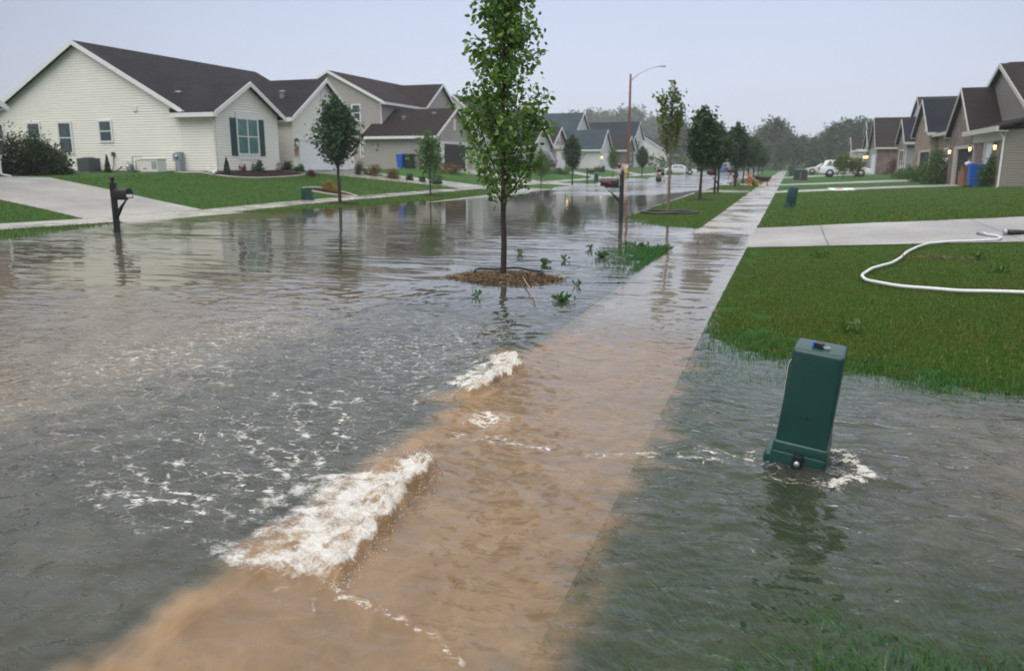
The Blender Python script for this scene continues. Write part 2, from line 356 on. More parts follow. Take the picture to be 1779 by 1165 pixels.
ROADM=wet_mat('wet_road',(.20,.20,.205),(.30,.30,.30),0,0,1,.06,.3,.25)
KERBM=wet_mat('wet_kerb_concrete',(.36,.34,.32),(.46,.44,.41),0,0,1,.15,.5,.8)
def lines(*segs):
    a=[]
    for x0,x1,st in segs: a+=list(np.arange(x0,x1,st))
    return a
def grow(a,b,s,g=1.18):
    r=[a]; sg=1 if b>a else -1
    while (b-r[-1])*sg>0: r.append(r[-1]+sg*s); s*=g
    return r
gx=np.array(sorted(set(np.round(lines((-27,-6,.35),(-6,11,.14))+grow(11,460,.3)+grow(-27,-460,.5)+[SWL-.004,SWL+.004,SWR-.004,SWR+.004,KR-.16,KR-.004,KR+.004,KL+.16,KL-.004,KL+.004],4))))
gy=np.array(sorted(set(np.round(lines((-4,25,.16),(25,110,.6))+grow(110,800,1.,1.1)+grow(-4,-40,.5),4))))
GX,GY=np.meshgrid(gx,gy); GZ=ground(GX,GY)
GZ=np.where((GX>KL)&(GX<KR),GZ-.08,GZ); GZ=np.where((GX>SWL)&(GX<SWR),GZ-.06,GZ)
tag(gridmesh('ground',GX,GY,GZ,GRASS),kind='structure')
def sheet(name,m,x0,x1,ys,dz=.012,nx=8,zf=ground):
    """ys: list of (x, y_near, y_far) along x, or a plain strip"""
    xs=np.linspace(x0,x1,nx); X,Y=np.meshgrid(xs,ys); return tag(gridmesh(name,X,Y,zf(X,Y)+dz,m),kind='structure')
ylong=np.array(sorted(set(np.round(lines((-4,25,.2),(25,110,.8))+grow(110,420,1.5,1.1)+grow(-4,-40,.8),3))))
sheet('road',ROADM,KL,KR,ylong,.004,24,zst)
def zsw2(x,y): return zsw(y)+.0025*pn(x*1.3,y*.9,3)+.012
sheet('pavement',WALK,SWL,SWR,ylong,0,6,zsw2)
sheet('pavement',WALK,LS1,LS0,ylong,.014,4)
def kerb(X,sgn,gaps):
    y=ylong; st=zst(np.full_like(y,X),y); top=np.maximum(st+.125,np.minimum(ground(np.full_like(y,X-sgn*.05),y)+.02,st+.16))
    for a,b in gaps: top=np.where((y>a)&(y<b),st+.025,top)
    rows=[(X,st-.2),(X,top),(X+sgn*.14,top),(X+sgn*.165,st-.2)]
    Xa=np.stack([np.full_like(y,r[0]) for r in rows],1); Ya=np.stack([y]*4,1); Za=np.stack([r[1] for r in rows],1)
    tag(gridmesh('kerb',Xa,Ya,Za,KERBM,False),kind='structure')
kerb(KR,-1,[(15.8,21.2),(44.6,49),(60,63.5),(77,82)]); kerb(KL,1,[(18,23),(46.5,52),(60,65),(85,90),(112,117)])
def drive(xs,near,far,dz=.018,nm='driveway'):
    """a driveway between the lines near(x) and far(x)"""
    x=np.unique(np.concatenate([np.linspace(min(xs),max(xs),60)])); n=np.interp(x,*near); f=np.interp(x,*far)
    T=np.linspace(0,1,10)[:,None]; Y=n+(f-n)*T; X=np.repeat(x[None],10,0)
    return tag(gridmesh(nm,X,Y,ground(X,Y)+dz,DRIVE),kind='structure')
drive((SWR,15),([SWR,15],[16.15,16.2]),([SWR,4,15],[20.95,20.9,20.9]))
drive((KR,SWL),([KR,-2.6,SWL],[15.2,16.1,16.1]),([KR,-2.6,SWL],[21.9,21,21]))
drive((SWR,9.3),([SWR,9.3],[45.2,49.2]),([SWR,9.3],[48.3,54.6])); drive((KR,SWL),([KR,SWL],[44.6,45.2]),([KR,SWL],[49,48.4]))
drive((SWR,9.3),([SWR,9.3],[59.8,65]),([SWR,9.3],[63.4,72])); drive((KR,SWL),([KR,SWL],[59.6,60]),([KR,SWL],[63.8,63.4]))
drive((SWR,9.3),([SWR,9.3],[89,103.8]),([SWR,9.3],[96,112])); drive((KR,SWL),([KR,SWL],[86,86.5]),([KR,SWL],[92,91.5]))
drive((-36,LS1),([-36,LS1],[18,18]),([-36,LS1],[23,23])); drive((LS0,KL),([LS0,KL],[18,17]),([LS0,KL],[23,24]))
drive((-26,LS1),([-26,LS1],[39,46.2]),([-26,LS1],[45.3,50.6])); drive((LS0,KL),([LS0,KL],[46.6,46]),([LS0,KL],[50.6,51.4]))
drive((-26,LS1),([-26,LS1],[58.4,59.4]),([-26,LS1],[65,63.6])); drive((LS0,KL),([LS0,KL],[59.4,59]),([LS0,KL],[63.6,64.4]))
drive((-25.6,LS1),([-25.6,LS1],[87.8,83]),([-25.6,LS1],[94.4,87])); drive((LS0,KL),([LS0,KL],[83,82]),([LS0,KL],[87,88]))
drive((-25.6,LS1),([-25.6,LS1],[112.6,106]),([-25.6,LS1],[119.5,110])); drive((LS0,KL),([LS0,KL],[106,105]),([LS0,KL],[110,111]))
# ---------------------------------------------------------------- flood water
def polyw(pts): return np.array([gp0(*p) for p in pts])
def gp0(px,py,z=.0):
    r=ray(px,py); t=(z-CH)/r[2]; return r[0]*t,r[1]*t
FRONT=[np.array([gp0(*p,.03) for p in s]) for s in (
    [(575,1010),(598,975),(640,925),(662,898),(690,868),(712,845),(748,826),(752,800),(722,775)],
    [(785,683),(830,678),(852,663),(893,640),(903,622),(880,606)])]
def seg_dist(x,y,P):
    """distance to a polyline and which side (left of travel = +)"""
    best=np.full(x.shape,1e9); side=np.zeros(x.shape); par=np.zeros(x.shape); acc=0
    tot=sum(np.hypot(*(P[i+1]-P[i])) for i in range(len(P)-1))
    for i in range(len(P)-1):
        a=P[i]; d=P[i+1]-a; ln=np.hypot(*d)
        t=np.clip(((x-a[0])*d[0]+(y-a[1])*d[1])/ln**2,0,1)
        qx=x-a[0]-t*d[0]; qy=y-a[1]-t*d[1]; r=np.hypot(qx,qy); c=d[0]*qy-d[1]*qx
        m=r<best; best=np.where(m,r,best); side=np.where(m,np.sign(c),side); par=np.where(m,(acc+t*ln)/tot,par); acc+=ln
    return best,side,par
PEDX,PEDY=gp0(1384,806)
def water_fields(x,y):
    near=sst(10.5,7.5,y)*sst(-13,-8,x)
    # wandering of the coordinates keeps the foam from looking ruled
    wx=x+.05*pn(x*5,y*5,31)+.02*pn(x*17,y*17,32); wy=y+.05*pn(x*5,y*5,33)+.02*pn(x*17,y*17,34)
    z=np.zeros_like(x); foam=np.zeros_like(x); white=np.zeros_like(x)
    # chop
    z+=near*(.010*pn(x*3.2+y*.6,y*3.8,41)+.008*pn(x*7,y*9,42)+.0050*fbm(x*14,y*17,3,43))
    z+=.002*pn(x*1.1,y*2.2,44)
    # sheet running across the walk is lower and smoother
    onw=sst(SWL-.05,SWL+.35,x)*sst(SWR+.25,SWR-.2,x)*sst(7.2,6.2,y)
    z=z*(1-.45*onw)-.02*onw
    z+=onw*.0035*fbm(x*11+y*5,y*13-x*4,3,47)
    for k,P in enumerate(FRONT):
        r,s,t=seg_dist(wx,wy,P); d=r*s                       # + on the deep side
        W=(1.7,1.05)[k]; env=sst(-.02,.12,t)*sst(1.02,.85,t)
        lump=.75+.6*pn(x*6,y*6,51+k)+.35*pn(x*15,y*15,53+k)
        prof=np.where(d>0,np.exp(-(d/.15)**1.2),np.exp(-(d/.025)**2))
        z+=(.078,.06)[k]*prof*np.clip(lump,.15,2)*env
        body=np.where(d>0,np.exp(-(d/(W*.5))**2),np.exp(-(d/.02)**2))*env
        white=np.maximum(white,body*np.clip(.85+.5*fbm(x*9,y*9,3,57),0,1.1))
        tur=np.where(d>0,np.exp(-(d/.30)**2),np.exp(-(d/.03)**2))*env
        rid=1-np.abs(fbm(x*14,y*14,4,61+k))*2.2
        z+=.040*tur*(rid-.4)+.018*tur*fbm(x*38,y*38,3,64)
        far=np.where(d>0,np.exp(-d/(.75,.55)[k]),0)*sst(-.25,.2,t)*sst(1.3,.8,t)
        foam=np.maximum(foam,far*.72)
    # streaks drifting off the roller and flecks on the open water
    q=x*.85-y*.5; p=x*.5+y*.85
    rid=1-np.abs(pn(q*1.3+.5*pn(x*2,y*2,71),p*4.2+.6*pn(x*3,y*3,72),73))*3.
    rid2=1-np.abs(pn(q*2.3+.6*pn(x*3,y*3,74),p*6.+.7*pn(x*4,y*4,75),76))*3.4
    zone=sst(-5.2,-2.6,x)*sst(SWL+.1,SWL-.25,x)*sst(2.2,2.9,y)*sst(6.4,4.4,y)
    foam=np.maximum(foam,zone*(.36+.26*np.clip(rid,0,1)**2+.14*np.clip(rid2,0,1)**2))
    fl=sst(-8.5,-5,x)*sst(SWL+.05,SWL-.3,x)*sst(2,3.6,y)*sst(9.6,7.0,y)
    foam=np.maximum(foam,fl*(.385+.035*sst(4.5,5.6,y)+.09*pn(x*.9,y*.9,77)))
    hot=sst(1.1,.3,np.hypot((x+3.1)*.7,y-6.3)); foam=np.maximum(foam,hot*.46)
    r2=np.hypot((x+1.75)*1.0,(y-4.6)*1.1); foam=np.maximum(foam,.68*np.exp(-(r2/.26)**2)); z+=.025*np.exp(-(r2/.22)**2)*(1+pn(x*9,y*9,78))
    # thin froth line across the walk at the lower left and a band up-stream of the post
    a=np.array([gp0(560,1010),gp0(690,1065),gp0(790,1135)]); r,s,t=seg_dist(wx,wy,a); foam=np.maximum(foam,.60*np.exp(-(r/.035)**2)); z+=.008*np.exp(-(r/.05)**2)
    a=np.array([gp0(800,752),gp0(950,772),gp0(1110,788),gp0(1340,806)]); r,s,t=seg_dist(wx,wy,a); foam=np.maximum(foam,.50*np.exp(-(r/.13)**2)); z+=.006*np.exp(-(r/.1)**2)*pn(x*12,y*12,79)
    foam=np.maximum(foam,.27*onw)
    # bow wave round the leaning post
    dx=x-PEDX; dy=y-PEDY; rr=np.hypot(dx,dy*1.1); an=np.arctan2(dy,dx)
    bow=np.exp(-((rr-.33-.05*pn(an*2,rr*0,81))/.09)**2)*sst(-1.9,-.9,an)*sst(1.9,1.0,an)
    z+=.022*bow*(1+.5*pn(x*9,y*9,82)+1.1*fbm(x*34,y*34,2,85)); white=np.maximum(white,bow*(.50+.8*fbm(x*26,y*26,3,83))); foam=np.maximum(foam,.72*bow)
    ring=np.exp(-((rr-.27)/.12)**2); foam=np.maximum(foam,.48*ring)
    wake=np.exp(-(np.abs(dy+.1*dx)/.10)**2)*sst(-1.0,-.5,dx)*sst(-.1,-.25,dx); foam=np.maximum(foam,.56*wake)
    z+=.012*np.exp(-(rr/.55)**2)*pn(x*6,y*6,84)
    # spill where the water leaves the pavement at the drive
    foam=np.maximum(foam,.36*np.exp(-((x+1.3)/.7)**2-((y-19.5)/.9)**2))
    # keep it flat and calm at the grassy shore
    calm=sst(-.9,-.1,x)*sst(4.6,6.6,y); z*=1-.7*calm
    gz=ground(x,y); z*=sst(-.012,.03,z-gz)*.85+.15 if False else 1
    n_=.10*pn(x*4,y*4,95)+.05*pn(x*11,y*11,96)
    silt=sst(SWL-.08,SWL+.14,x+n_*.7)*sst(SWR+.27,SWR-.16,x+n_*1.5)*sst(8.6,6.4,y+n_*2)
    r,s,t=seg_dist(wx,wy,FRONT[0]); silt=np.maximum(silt,.85*np.exp(-(r/.18)**2)); r,s,t=seg_dist(wx,wy,FRONT[1]); silt=np.maximum(silt,.8*np.exp(-(r/.16)**2))
    silt=np.maximum(silt,.30*sst(-3.6,-5.4,x+n_*6)*sst(14,7,y)); silt=np.maximum(silt,.16*sst(.2,1.2,x+n_*3)*sst(3.0,4.2,y+n_*3))
    return z,foam,white,gz,silt
def water_mat():
    m=bpy.data.materials.new('muddy_flood_water'); m.use_nodes=True; nt=m.node_tree; nt.nodes.clear(); L=nt.links.new
    out=N(nt,'ShaderNodeOutputMaterial'); g=N(nt,'ShaderNodeNewGeometry')
    def A(nm): return N(nt,'ShaderNodeAttribute',attribute_name=nm)
    def MT(op,a,b=None,clamp=False):
        n=N(nt,'ShaderNodeMath',operation=op,use_clamp=clamp)
        for i,v in enumerate((a,b)):
            if v is None: continue
            if isinstance(v,(int,float)): n.inputs[i].default_value=v
            else: L(v,n.inputs[i])
        return n.outputs[0]
    def noise(sc,det,ro=.6,st=None,rot=0,dist=0):
        n=N(nt,'ShaderNodeTexNoise'); n.inputs['Scale'].default_value=sc; n.inputs['Detail'].default_value=det; n.inputs['Roughness'].default_value=ro; n.inputs['Distortion'].default_value=dist
        mp=N(nt,'ShaderNodeMapping'); mp.inputs['Scale'].default_value=st or (1,1,1); mp.inputs['Rotation'].default_value=(0,0,rot); L(g.outputs['Position'],mp.inputs[0]); L(mp.outputs[0],n.inputs['Vector']); return n.outputs[0]
    def rng(v,a,b,c,d):
        n=N(nt,'ShaderNodeMapRange',clamp=True); L(v,n.inputs[0])
        for i,q in enumerate((a,b,c,d)): n.inputs[i+1].default_value=q
        return n.outputs[0]
    dep=A('depth').outputs['Fac']; fo=A('foam').outputs['Fac']; wh=A('white').outputs['Fac']; ch=A('chop').outputs['Fac']; rp=A('ripple').outputs['Fac']
    # silt in suspension hides the bottom with depth
    sw=noise(2.2,6,.62,(1.2,1,1),.5,1.2)
    si=A('silt').outputs['Fac']
    k=MT('MULTIPLY',MT('MULTIPLY',MT('MULTIPLY',dep,MT('ADD',1.,MT('MULTIPLY',si,6.))),rng(sw,.3,.7,.7,1.3)),-TURB)
    alpha=MT('SUBTRACT',1.,MT('POWER',2.718,k))
    mud=N(nt,'ShaderNodeValToRGB'); e=mud.color_ramp.elements; e[0].position=.3; e[0].color=(.098,.098,.078,1); e[1].position=.7; e[1].color=(.150,.150,.122,1); L(sw,mud.inputs[0])
    dif=N(nt,'ShaderNodeBsdfDiffuse'); tan=N(nt,'ShaderNodeValToRGB'); e=tan.color_ramp.elements; e[0].position=.32; e[0].color=(.225,.132,.062,1); e[1].position=.68; e[1].color=(.335,.215,.115,1); L(sw,tan.inputs[0])
    mm=N(nt,'ShaderNodeMix',data_type='RGBA'); L(si,mm.inputs[0]); L(mud.outputs[0],mm.inputs[6]); L(tan.outputs[0],mm.inputs[7]); L(mm.outputs[2],dif.inputs[0])
    tr=N(nt,'ShaderNodeBsdfTransparent'); tcb=N(nt,'ShaderNodeCombineColor')
    for ci,kk in enumerate((2.4,3.6,6.)): L(MT('POWER',2.718,MT('MULTIPLY',dep,-kk)),tcb.inputs[ci])
    L(tcb.outputs[0],tr.inputs[0])
    body=N(nt,'ShaderNodeMixShader'); L(alpha,body.inputs[0]); L(tr.outputs[0],body.inputs[1]); L(dif.outputs[0],body.inputs[2])
    # ripples
    b1=noise(1.,1.6,.45,(.75,2.7,1),-PHI,.5); b2=noise(1.,3,.48,(4.2,7.5,1),-PHI*.5,.9); b3=noise(1.,2,.5,(22,32,1),.4,1.)
    h=MT('ADD',MT('MULTIPLY',MT('MULTIPLY',b1,rp),.034),MT('ADD',MT('MULTIPLY',MT('MULTIPLY',b2,ch),.034),MT('MULTIPLY',MT('MULTIPLY',b3,ch),.0020)))
    bp=N(nt,'ShaderNodeBump'); bp.inputs['Strength'].default_value=1; bp.inputs['Distance'].default_value=1; L(h,bp.inputs['Height'])
    fr=N(nt,'ShaderNodeFresnel'); fr.inputs[0].default_value=1.33; L(bp.outputs[0],fr.inputs['Normal'])
    gl=N(nt,'ShaderNodeBsdfGlossy'); gl.inputs['Roughness'].default_value=.03; gl.inputs[0].default_value=(1,1,1,1); L(bp.outputs[0],gl.inputs['Normal'])
    wat=N(nt,'ShaderNodeMixShader'); L(fr.outputs[0],wat.inputs[0]); L(body.outputs[0],wat.inputs[1]); L(gl.outputs[0],wat.inputs[2])
    # foam
    n1=noise(1.,5,.66,(13,22,1),-PHI,.15); n2=noise(70,4,.7); n3=noise(1.,5,.6,(7,9,1),.3,.8)
    nf=MT('ADD',MT('MULTIPLY',n1,.75),MT('MULTIPLY',n2,.25))
    thr=MT('SUBTRACT',.83,MT('MULTIPLY',fo,.55))
    fl=MT('DIVIDE',MT('SUBTRACT',nf,thr),.07,True)
    # lacy film: cell walls of froth left behind the roller
    nd=N(nt,'ShaderNodeTexNoise'); nd.inputs['Scale'].default_value=6; nd.inputs['Detail'].default_value=3; L(g.outputs['Position'],nd.inputs['Vector'])
    va=N(nt,'ShaderNodeVectorMath',operation='MULTIPLY_ADD'); va.inputs[1].default_value=(.22,.22,0); L(nd.outputs['Color'],va.inputs[0]); L(g.outputs['Position'],va.inputs[2])
    lace=None
    for sc,wd in ((5.5,.20),(13.,.16)):
        vp=N(nt,'ShaderNodeMapping'); vp.inputs['Scale'].default_value=(sc*.75,sc*1.2,0); vp.inputs['Rotation'].default_value=(0,0,.55); L(va.outputs[0],vp.inputs[0])
        vo=N(nt,'ShaderNodeTexVoronoi',feature='DISTANCE_TO_EDGE'); vo.inputs['Scale'].default_value=1; L(vp.outputs[0],vo.inputs['Vector'])
        la=MT('DIVIDE',MT('SUBTRACT',MT('MULTIPLY',MT('MULTIPLY',MT('MULTIPLY',fo,fo),rng(n1,.35,.65,.2,1.6)),wd),vo.outputs['Distance']),.06,True)
        lace=la if lace is None else MT('MAXIMUM',lace,la)
    lace=MT('MULTIPLY',MT('MULTIPLY',lace,rng(n3,.42,.56,0.,.9)),MT('GREATER_THAN',fo,.3))
    thw=MT('SUBTRACT',.92,MT('MULTIPLY',wh,.78))
    nw=MT('ADD',MT('MULTIPLY',n3,.6),MT('MULTIPLY',n2,.4))
    fw=MT('DIVIDE',MT('SUBTRACT',nw,thw),.22,True)
    F=MT('MULTIPLY',MT('MAXIMUM',lace,MT('MAXIMUM',MT('MULTIPLY',fl,MT('GREATER_THAN',fo,.02)),fw)),.92)
    fc=N(nt,'ShaderNodeBsdfPrincipled'); fcr=N(nt,'ShaderNodeValToRGB'); e=fcr.color_ramp.elements; e[0].position=.36; e[0].color=(.52,.45,.34,1); e[1].position=.60; e[1].color=(.84,.83,.80,1); L(MT('ADD',MT('MULTIPLY',n2,.5),MT('MULTIPLY',n3,.5)),fcr.inputs[0]); L(fcr.outputs[0],fc.inputs['Base Color'])
    fc.inputs['Roughness'].default_value=.5; fc.inputs['Subsurface Weight'].default_value=0
    fb=N(nt,'ShaderNodeBump'); fb.inputs['Distance'].default_value=.02; fb.inputs['Strength'].default_value=.8; L(MT('ADD',n2,n1),fb.inputs['Height']); L(fb.outputs[0],fc.inputs['Normal'])
    fin=N(nt,'ShaderNodeMixShader'); L(F,fin.inputs[0]); L(wat.outputs[0],fin.inputs[1]); L(fc.outputs[0],fin.inputs[2])
    L(fin.outputs[0],out.inputs[0]); return m
TURB=5.
wx=np.array(sorted(set(np.round(lines((-4.4,1.3,.013))+grow(1.3,16,.014,1.045)+grow(-4.4,-22.5,.014,1.035),4))))
wy=np.array(sorted(set(np.round(lines((1.3,6.6,.013))+grow(6.6,75,.014,1.022)+grow(1.3,-28,.014,1.1),4))))
WXg,WYg=np.meshgrid(wx,wy)
wz,wfoam,wwhite,wgz,wsilt=water_fields(WXg,WYg)
def bedf(x,y):
    g_=ground(x,y); return np.where((x>SWL)&(x<SWR),g_+.012,g_)
bed=sum(bedf(WXg+q,WYg) for q in np.linspace(-.16,.12,8))/8; bed=np.where(wgz>-.004,wgz,bed)
water=gridmesh('water',WXg,WYg,wz,water_mat()); tag(water,kind='structure')
def vattr(o,nm,a):
    at=o.data.attributes.new(nm,'FLOAT','POINT'); at.data.foreach_set('value',a.astype(np.float32).ravel())
vattr(water,'depth',np.clip(wz-bed,0,1)); vattr(water,'silt',np.clip(wsilt,0,1)); vattr(water,'foam',np.clip(wfoam,0,1)); vattr(water,'white',np.clip(wwhite,0,1.1))
# droplets thrown up by the roller
def foam_bits():
    rg=np.random.default_rng(5); b=MB(); mats=None
    def wz_at(x,y): return float(wz[min(np.searchsorted(wy,y),len(wy)-1),min(np.searchsorted(wx,x),len(wx)-1)])
    for k,P in enumerate(FRONT):
        seg=np.hypot(*(P[1:]-P[:-1]).T); cum=np.concatenate([[0],np.cumsum(seg)]); tot=cum[-1]
        def pt(u):
            s=u*tot; i=min(np.searchsorted(cum,s,side='right')-1,len(seg)-1); f=(s-cum[i])/seg[i]; d=(P[i+1]-P[i])/seg[i]; return P[i]+f*(P[i+1]-P[i]),np.array([-d[1],d[0]])
        for q in range((700,300)[k]):                      # droplets
            p,nrm=pt(rg.uniform(0,1)); off=rg.normal()*.035-.012; x,y=p+nrm*off; b.ball((x,y,wz_at(x,y)+abs(rg.normal())*.016),rg.uniform(.0009,.0026),6)
    tag(b.build('foam',mat('froth',(.80,.79,.76),.5,.4,var=.25,vscale=30,bump=.004,bscale=160),None,True,fix=False),kind='stuff')
foam_bits()
vattr(water,'chop',sst(8.2,4.2,WYg)*sst(-16,-9,WXg)*(1-.5*(sst(SWL-.1,SWL+.2,WXg)*sst(SWR+.2,SWR-.1,WXg)))+.012)
vattr(water,'ripple',np.clip(.07+.9*sst(6.5,9.5,WYg)*sst(24,13,WYg)*(.55+.9*pn(WXg*.35,WYg*.5,91))*np.where(WXg>SWR-.2,.3,1),.03,1.2))
# ---------------------------------------------------------------- houses
def wing(root,x0,x1,y0,y1,zb,ze,pitch,axis,wm,rm,oe=.35,og=.28,ridge=None,eave0=None,wall='wall',roof='roof',tm=None,fnd=True,gable_lo=True,gable_hi=True):
    """one gabled block. axis = ridge direction. ridge=(a,b) / eave0 let the roof start further back than its eaves (valleys)"""
    tm=tm or WHITE
    a0,a1,s0,s1=(x0,x1,y0,y1) if axis=='X' else (y0,y1,x0,x1)
    mid=(s0+s1)/2; rise=(s1-s0)/2*pitch; zr=ze+rise
    w=MB().prism([(s0,zb-.5),(s1,zb-.5),(s1,ze),(mid,zr),(s0,ze)],axis,a0,a1); wo=w.build(wall,wm,root)
    if fnd:
        f=MB()
        if axis=='X': f.box(x0-.012,x1+.012,y0-.012,y1+.012,zb-.6,zb+.12)
        else: f.box(x0-.012,x1+.012,y0-.012,y1+.012,zb-.6,zb+.12)
        f.build('foundation',CONC_F,root)
    lo=a0-(og if gable_lo else 0); hi=a1+(og if gable_hi else 0)
    if ridge: rlo,rhi=ridge
    else: rlo,rhi=lo,hi
    if eave0: elo,ehi=eave0
    else: elo,ehi=lo,hi
    def P(a,s,z): return (a,s,z) if axis=='X' else (s,a,z)
    r=MB(); t=MB()
    for sg,sw in ((-1,s0),(1,s1)):
        se=sw+sg*oe; z_e=ze-oe*pitch
        lowr=[P(rlo,mid,zr+.015),P(rhi,mid,zr+.015),P(ehi,se,z_e+.015),P(elo,se,z_e+.015)]
        up=[(p[0],p[1],p[2]+.13) for p in lowr]; r.hexa(lowr,up)
        # eave board and gutter
        g0,g1=min(se,se+sg*.11),max(se,se+sg*.11)
        if axis=='X': t.box(elo,ehi,g0,g1,z_e-.10,z_e+.10)
        else: t.box(g0,g1,elo,ehi,z_e-.10,z_e+.10)
        # soffit
        t.hexa([P(elo,sw,z_e-.06),P(ehi,sw,z_e-.06),P(ehi,se,z_e-.06),P(elo,se,z_e-.06)],[P(elo,sw,z_e-.02),P(ehi,sw,z_e-.02),P(ehi,se,z_e-.02),P(elo,se,z_e-.02)])
        # rake boards
        for ok,ae,sgn,ar in ((gable_lo,elo,-1,rlo),(gable_hi,ehi,1,rhi)):
            if not ok: continue
            b0,b1=ae,ae+sgn*.035
            q=[(mid+sg*0,zr+.155),(se,z_e+.155),(se,z_e-.08),(mid,zr-.08)]
            A=[P(b0,s,z) for s,z in q]; B=[P(b1,s,z) for s,z in q]; t.hexa(A,B)
    r.build(roof,rm,root); t.build('eave_trim',tm,root)
    return zr
def window(root,face,p,u0,u1,z0,z1,cols=1,rows=2,glass=None,label=None,trim=.095,grille=False):
    f=MB(); d0,d1=-.02,.05
    f.fbox(face,p,u0,u0+trim,z0,z1,d0,d1); f.fbox(face,p,u1-trim,u1,z0,z1,d0,d1)
    f.fbox(face,p,u0+trim,u1-trim,z0,z0+trim,d0,d1); f.fbox(face,p,u0+trim,u1-trim,z1-trim,z1,d0,d1)
    for i in range(1,cols):
        c=u0+(u1-u0)*i/cols; f.fbox(face,p,c-.035,c+.035,z0+trim,z1-trim,d0,d1-.006)
    for j in range(1,rows):
        c=z0+(z1-z0)*j/rows; f.fbox(face,p,u0+trim,u1-trim,c-.025,c+.025,d0,d1-.012)
    if grille:
        for i in range(1,cols*2,2):
            c=u0+(u1-u0)*i/(cols*2); f.fbox(face,p,c-.01,c+.01,z0+trim,z1-trim,d0,.026)
    o=f.build('window',WHITE,root)
    if label: o['label']=label
    zm=(z0+z1)/2 if (rows==2 and not glass) else z1-trim*.5
    MB().fbox(face,p,u0+trim*.5,u1-trim*.5,z0+trim*.5,zm,-.01,.016).build('pane',glass or GLASS,o)
    if rows==2 and not glass: MB().fbox(face,p,u0+trim*.5,u1-trim*.5,zm,z1-trim*.5,-.01,.020).build('pane',SASH,o)
    return o
def garage_door(root,face,p,u0,u1,z0,z1,open_=False):
    f=MB(); t=.09
    f.fbox(face,p,u0-t,u0,z0,z1+t,-.02,.05); f.fbox(face,p,u1,u1+t,z0,z1+t,-.02,.05); f.fbox(face,p,u0,u1,z1,z1+t,-.02,.05)
    o=f.build('garage_frame',WHITE,root)
    d=MB(); d.fbox(face,p,u0,u1,z0,z1,-.01,.012)
    n=4; m=6
    for j in range(n):
        for i in range(m):
            a=u0+(u1-u0)*(i+.1)/m; b=u0+(u1-u0)*(i+.9)/m; c=z0+(z1-z0)*(j+.14)/n; e=z0+(z1-z0)*(j+.86)/n
            d.fbox(face,p,a,b,c,e,.012,.024)
    d.build('garage_door',DOORW,root); return o
def downspout(root,x,y,z0,z1,face='E'):
    dx,dy={'E':(.08,0),'S':(0,-.08),'W':(-.08,0)}[face]
    ex,ey={'E':(.5,0),'S':(0,-.5),'W':(-.5,0)}[face]
    MB().tube([(x+dx*3.6,y+dy*3.6,z1),(x+dx*3,y+dy*3,z1-.08),(x+dx,y+dy,z1-.3),(x+dx,y+dy,z0+.22),(x+dx*1.6,y+dy*1.6,z0+.12),(x+dx+ex,y+dy+ey,z0+.06)],.05,8).build('downspout',WHITE,root,True)
LAMP=mat('lamp_glow',(1,.8,.5),.4,emit=(1,.60,.22),estr=3.2); LAMPOFF=mat('lamp_glass_unlit',(.55,.55,.5),.2)
def wall_lamp(root,face,p,u,z,lit=True,s=1.):
    sx,sy={'E':(1,0),'S':(0,-1),'W':(-1,0)}[face]
    c=(p+sx*.14,u) if face!='S' else (u,p-.14)
    b=MB().fbox(face,p,u-.05*s,u+.05*s,z-.06*s,z+.22*s,0,.03); b.tube([(c[0]-sx*.12,c[1]-sy*.12,z+.2*s),(c[0],c[1],z+.26*s),(c[0],c[1],z+.15*s)],.015*s,6)
    b.lathe([(.03*s,z+.24*s),(.10*s,z+.13*s),(.105*s,z+.12*s)],(c[0],c[1],0),8); b.lathe([(.06*s,z-.13*s),(.05*s,z-.16*s)],(c[0],c[1],0),8)
    o=b.build('wall_lamp',BLACK,root)
    MB().lathe([(.055*s,z-.13*s),(.092*s,z+.115*s)],(c[0],c[1],0),8).build('lamp_glass',LAMP if lit else LAMPOFF,o,True); return o
def roof_vent(root,x,y,z):
    MB().lathe([(.16,z-.3),(.16,z+.06),(.22,z+.06),(.22,z+.10),(.05,z+.17)],(x,y,0),12).build('roof_vent',mat('vent_metal',(.22,.23,.25),.4,metal=.3),root)
def gable_vent(root,face,p,u0,u1,z0,z1):
    b=MB(); b.fbox(face,p,u0,u1,z0,z1,0,.03)
    k=int((z1-z0)/.09)
    for i in range(k):
        z=z0+.04+i*.09; b.fbox(face,p,u0+.03,u1-.03,z,z+.05,.03,.05)
    b.build('gable_vent',WHITE,root)
def winS(root,Y,x0,y0,x1,y1,**k):
    X0,_=atY(x0,(y0+y1)/2,Y); X1,_=atY(x1,(y0+y1)/2,Y); _,zt=atY((x0+x1)/2,y0,Y); _,zb=atY((x0+x1)/2,y1,Y)
    return window(root,'S',Y,X0,X1,zb,zt,**k)
# ---- the cream ranch house on the left
A=thing('ranch_house','long cream sided ranch house with a charcoal roof and teal shutters','house',(0,0,0))
AY=32.4; AX=-26.
wing(A,-40,-28,AY,46.5,1.2,4.22,.54,'Y',SID_W,ROOF_G)
wing(A,-28,AX,AY+.012,37.35,1.2,4.1,.56,'X',SID_W,ROOF_G,ridge=(-31.6,AX+.28),eave0=(-28.25,AX+.28),gable_lo=False)
wing(A,-28,AX-.02,38.75,45.3,1.2,4.22,.64,'X',SID_W,ROOF_G,ridge=(-33,AX+.26),eave0=(-28.4,AX+.26),gable_lo=False)
winS(A,AY,172,208,196,248); winS(A,AY,102,211,127,268); winS(A,AY,49,212,73,269); winS(A,AY,-14,214,10,271)
y0,_=atX(411,238,AX); y1,_=atX(449,238,AX); _,zt=atX(430,205,AX); _,zb=atX(430,270,AX)
window(A,'E',AX,y0,y1,zb,zt,cols=2,rows=2,glass=CURTAIN,trim=.09)
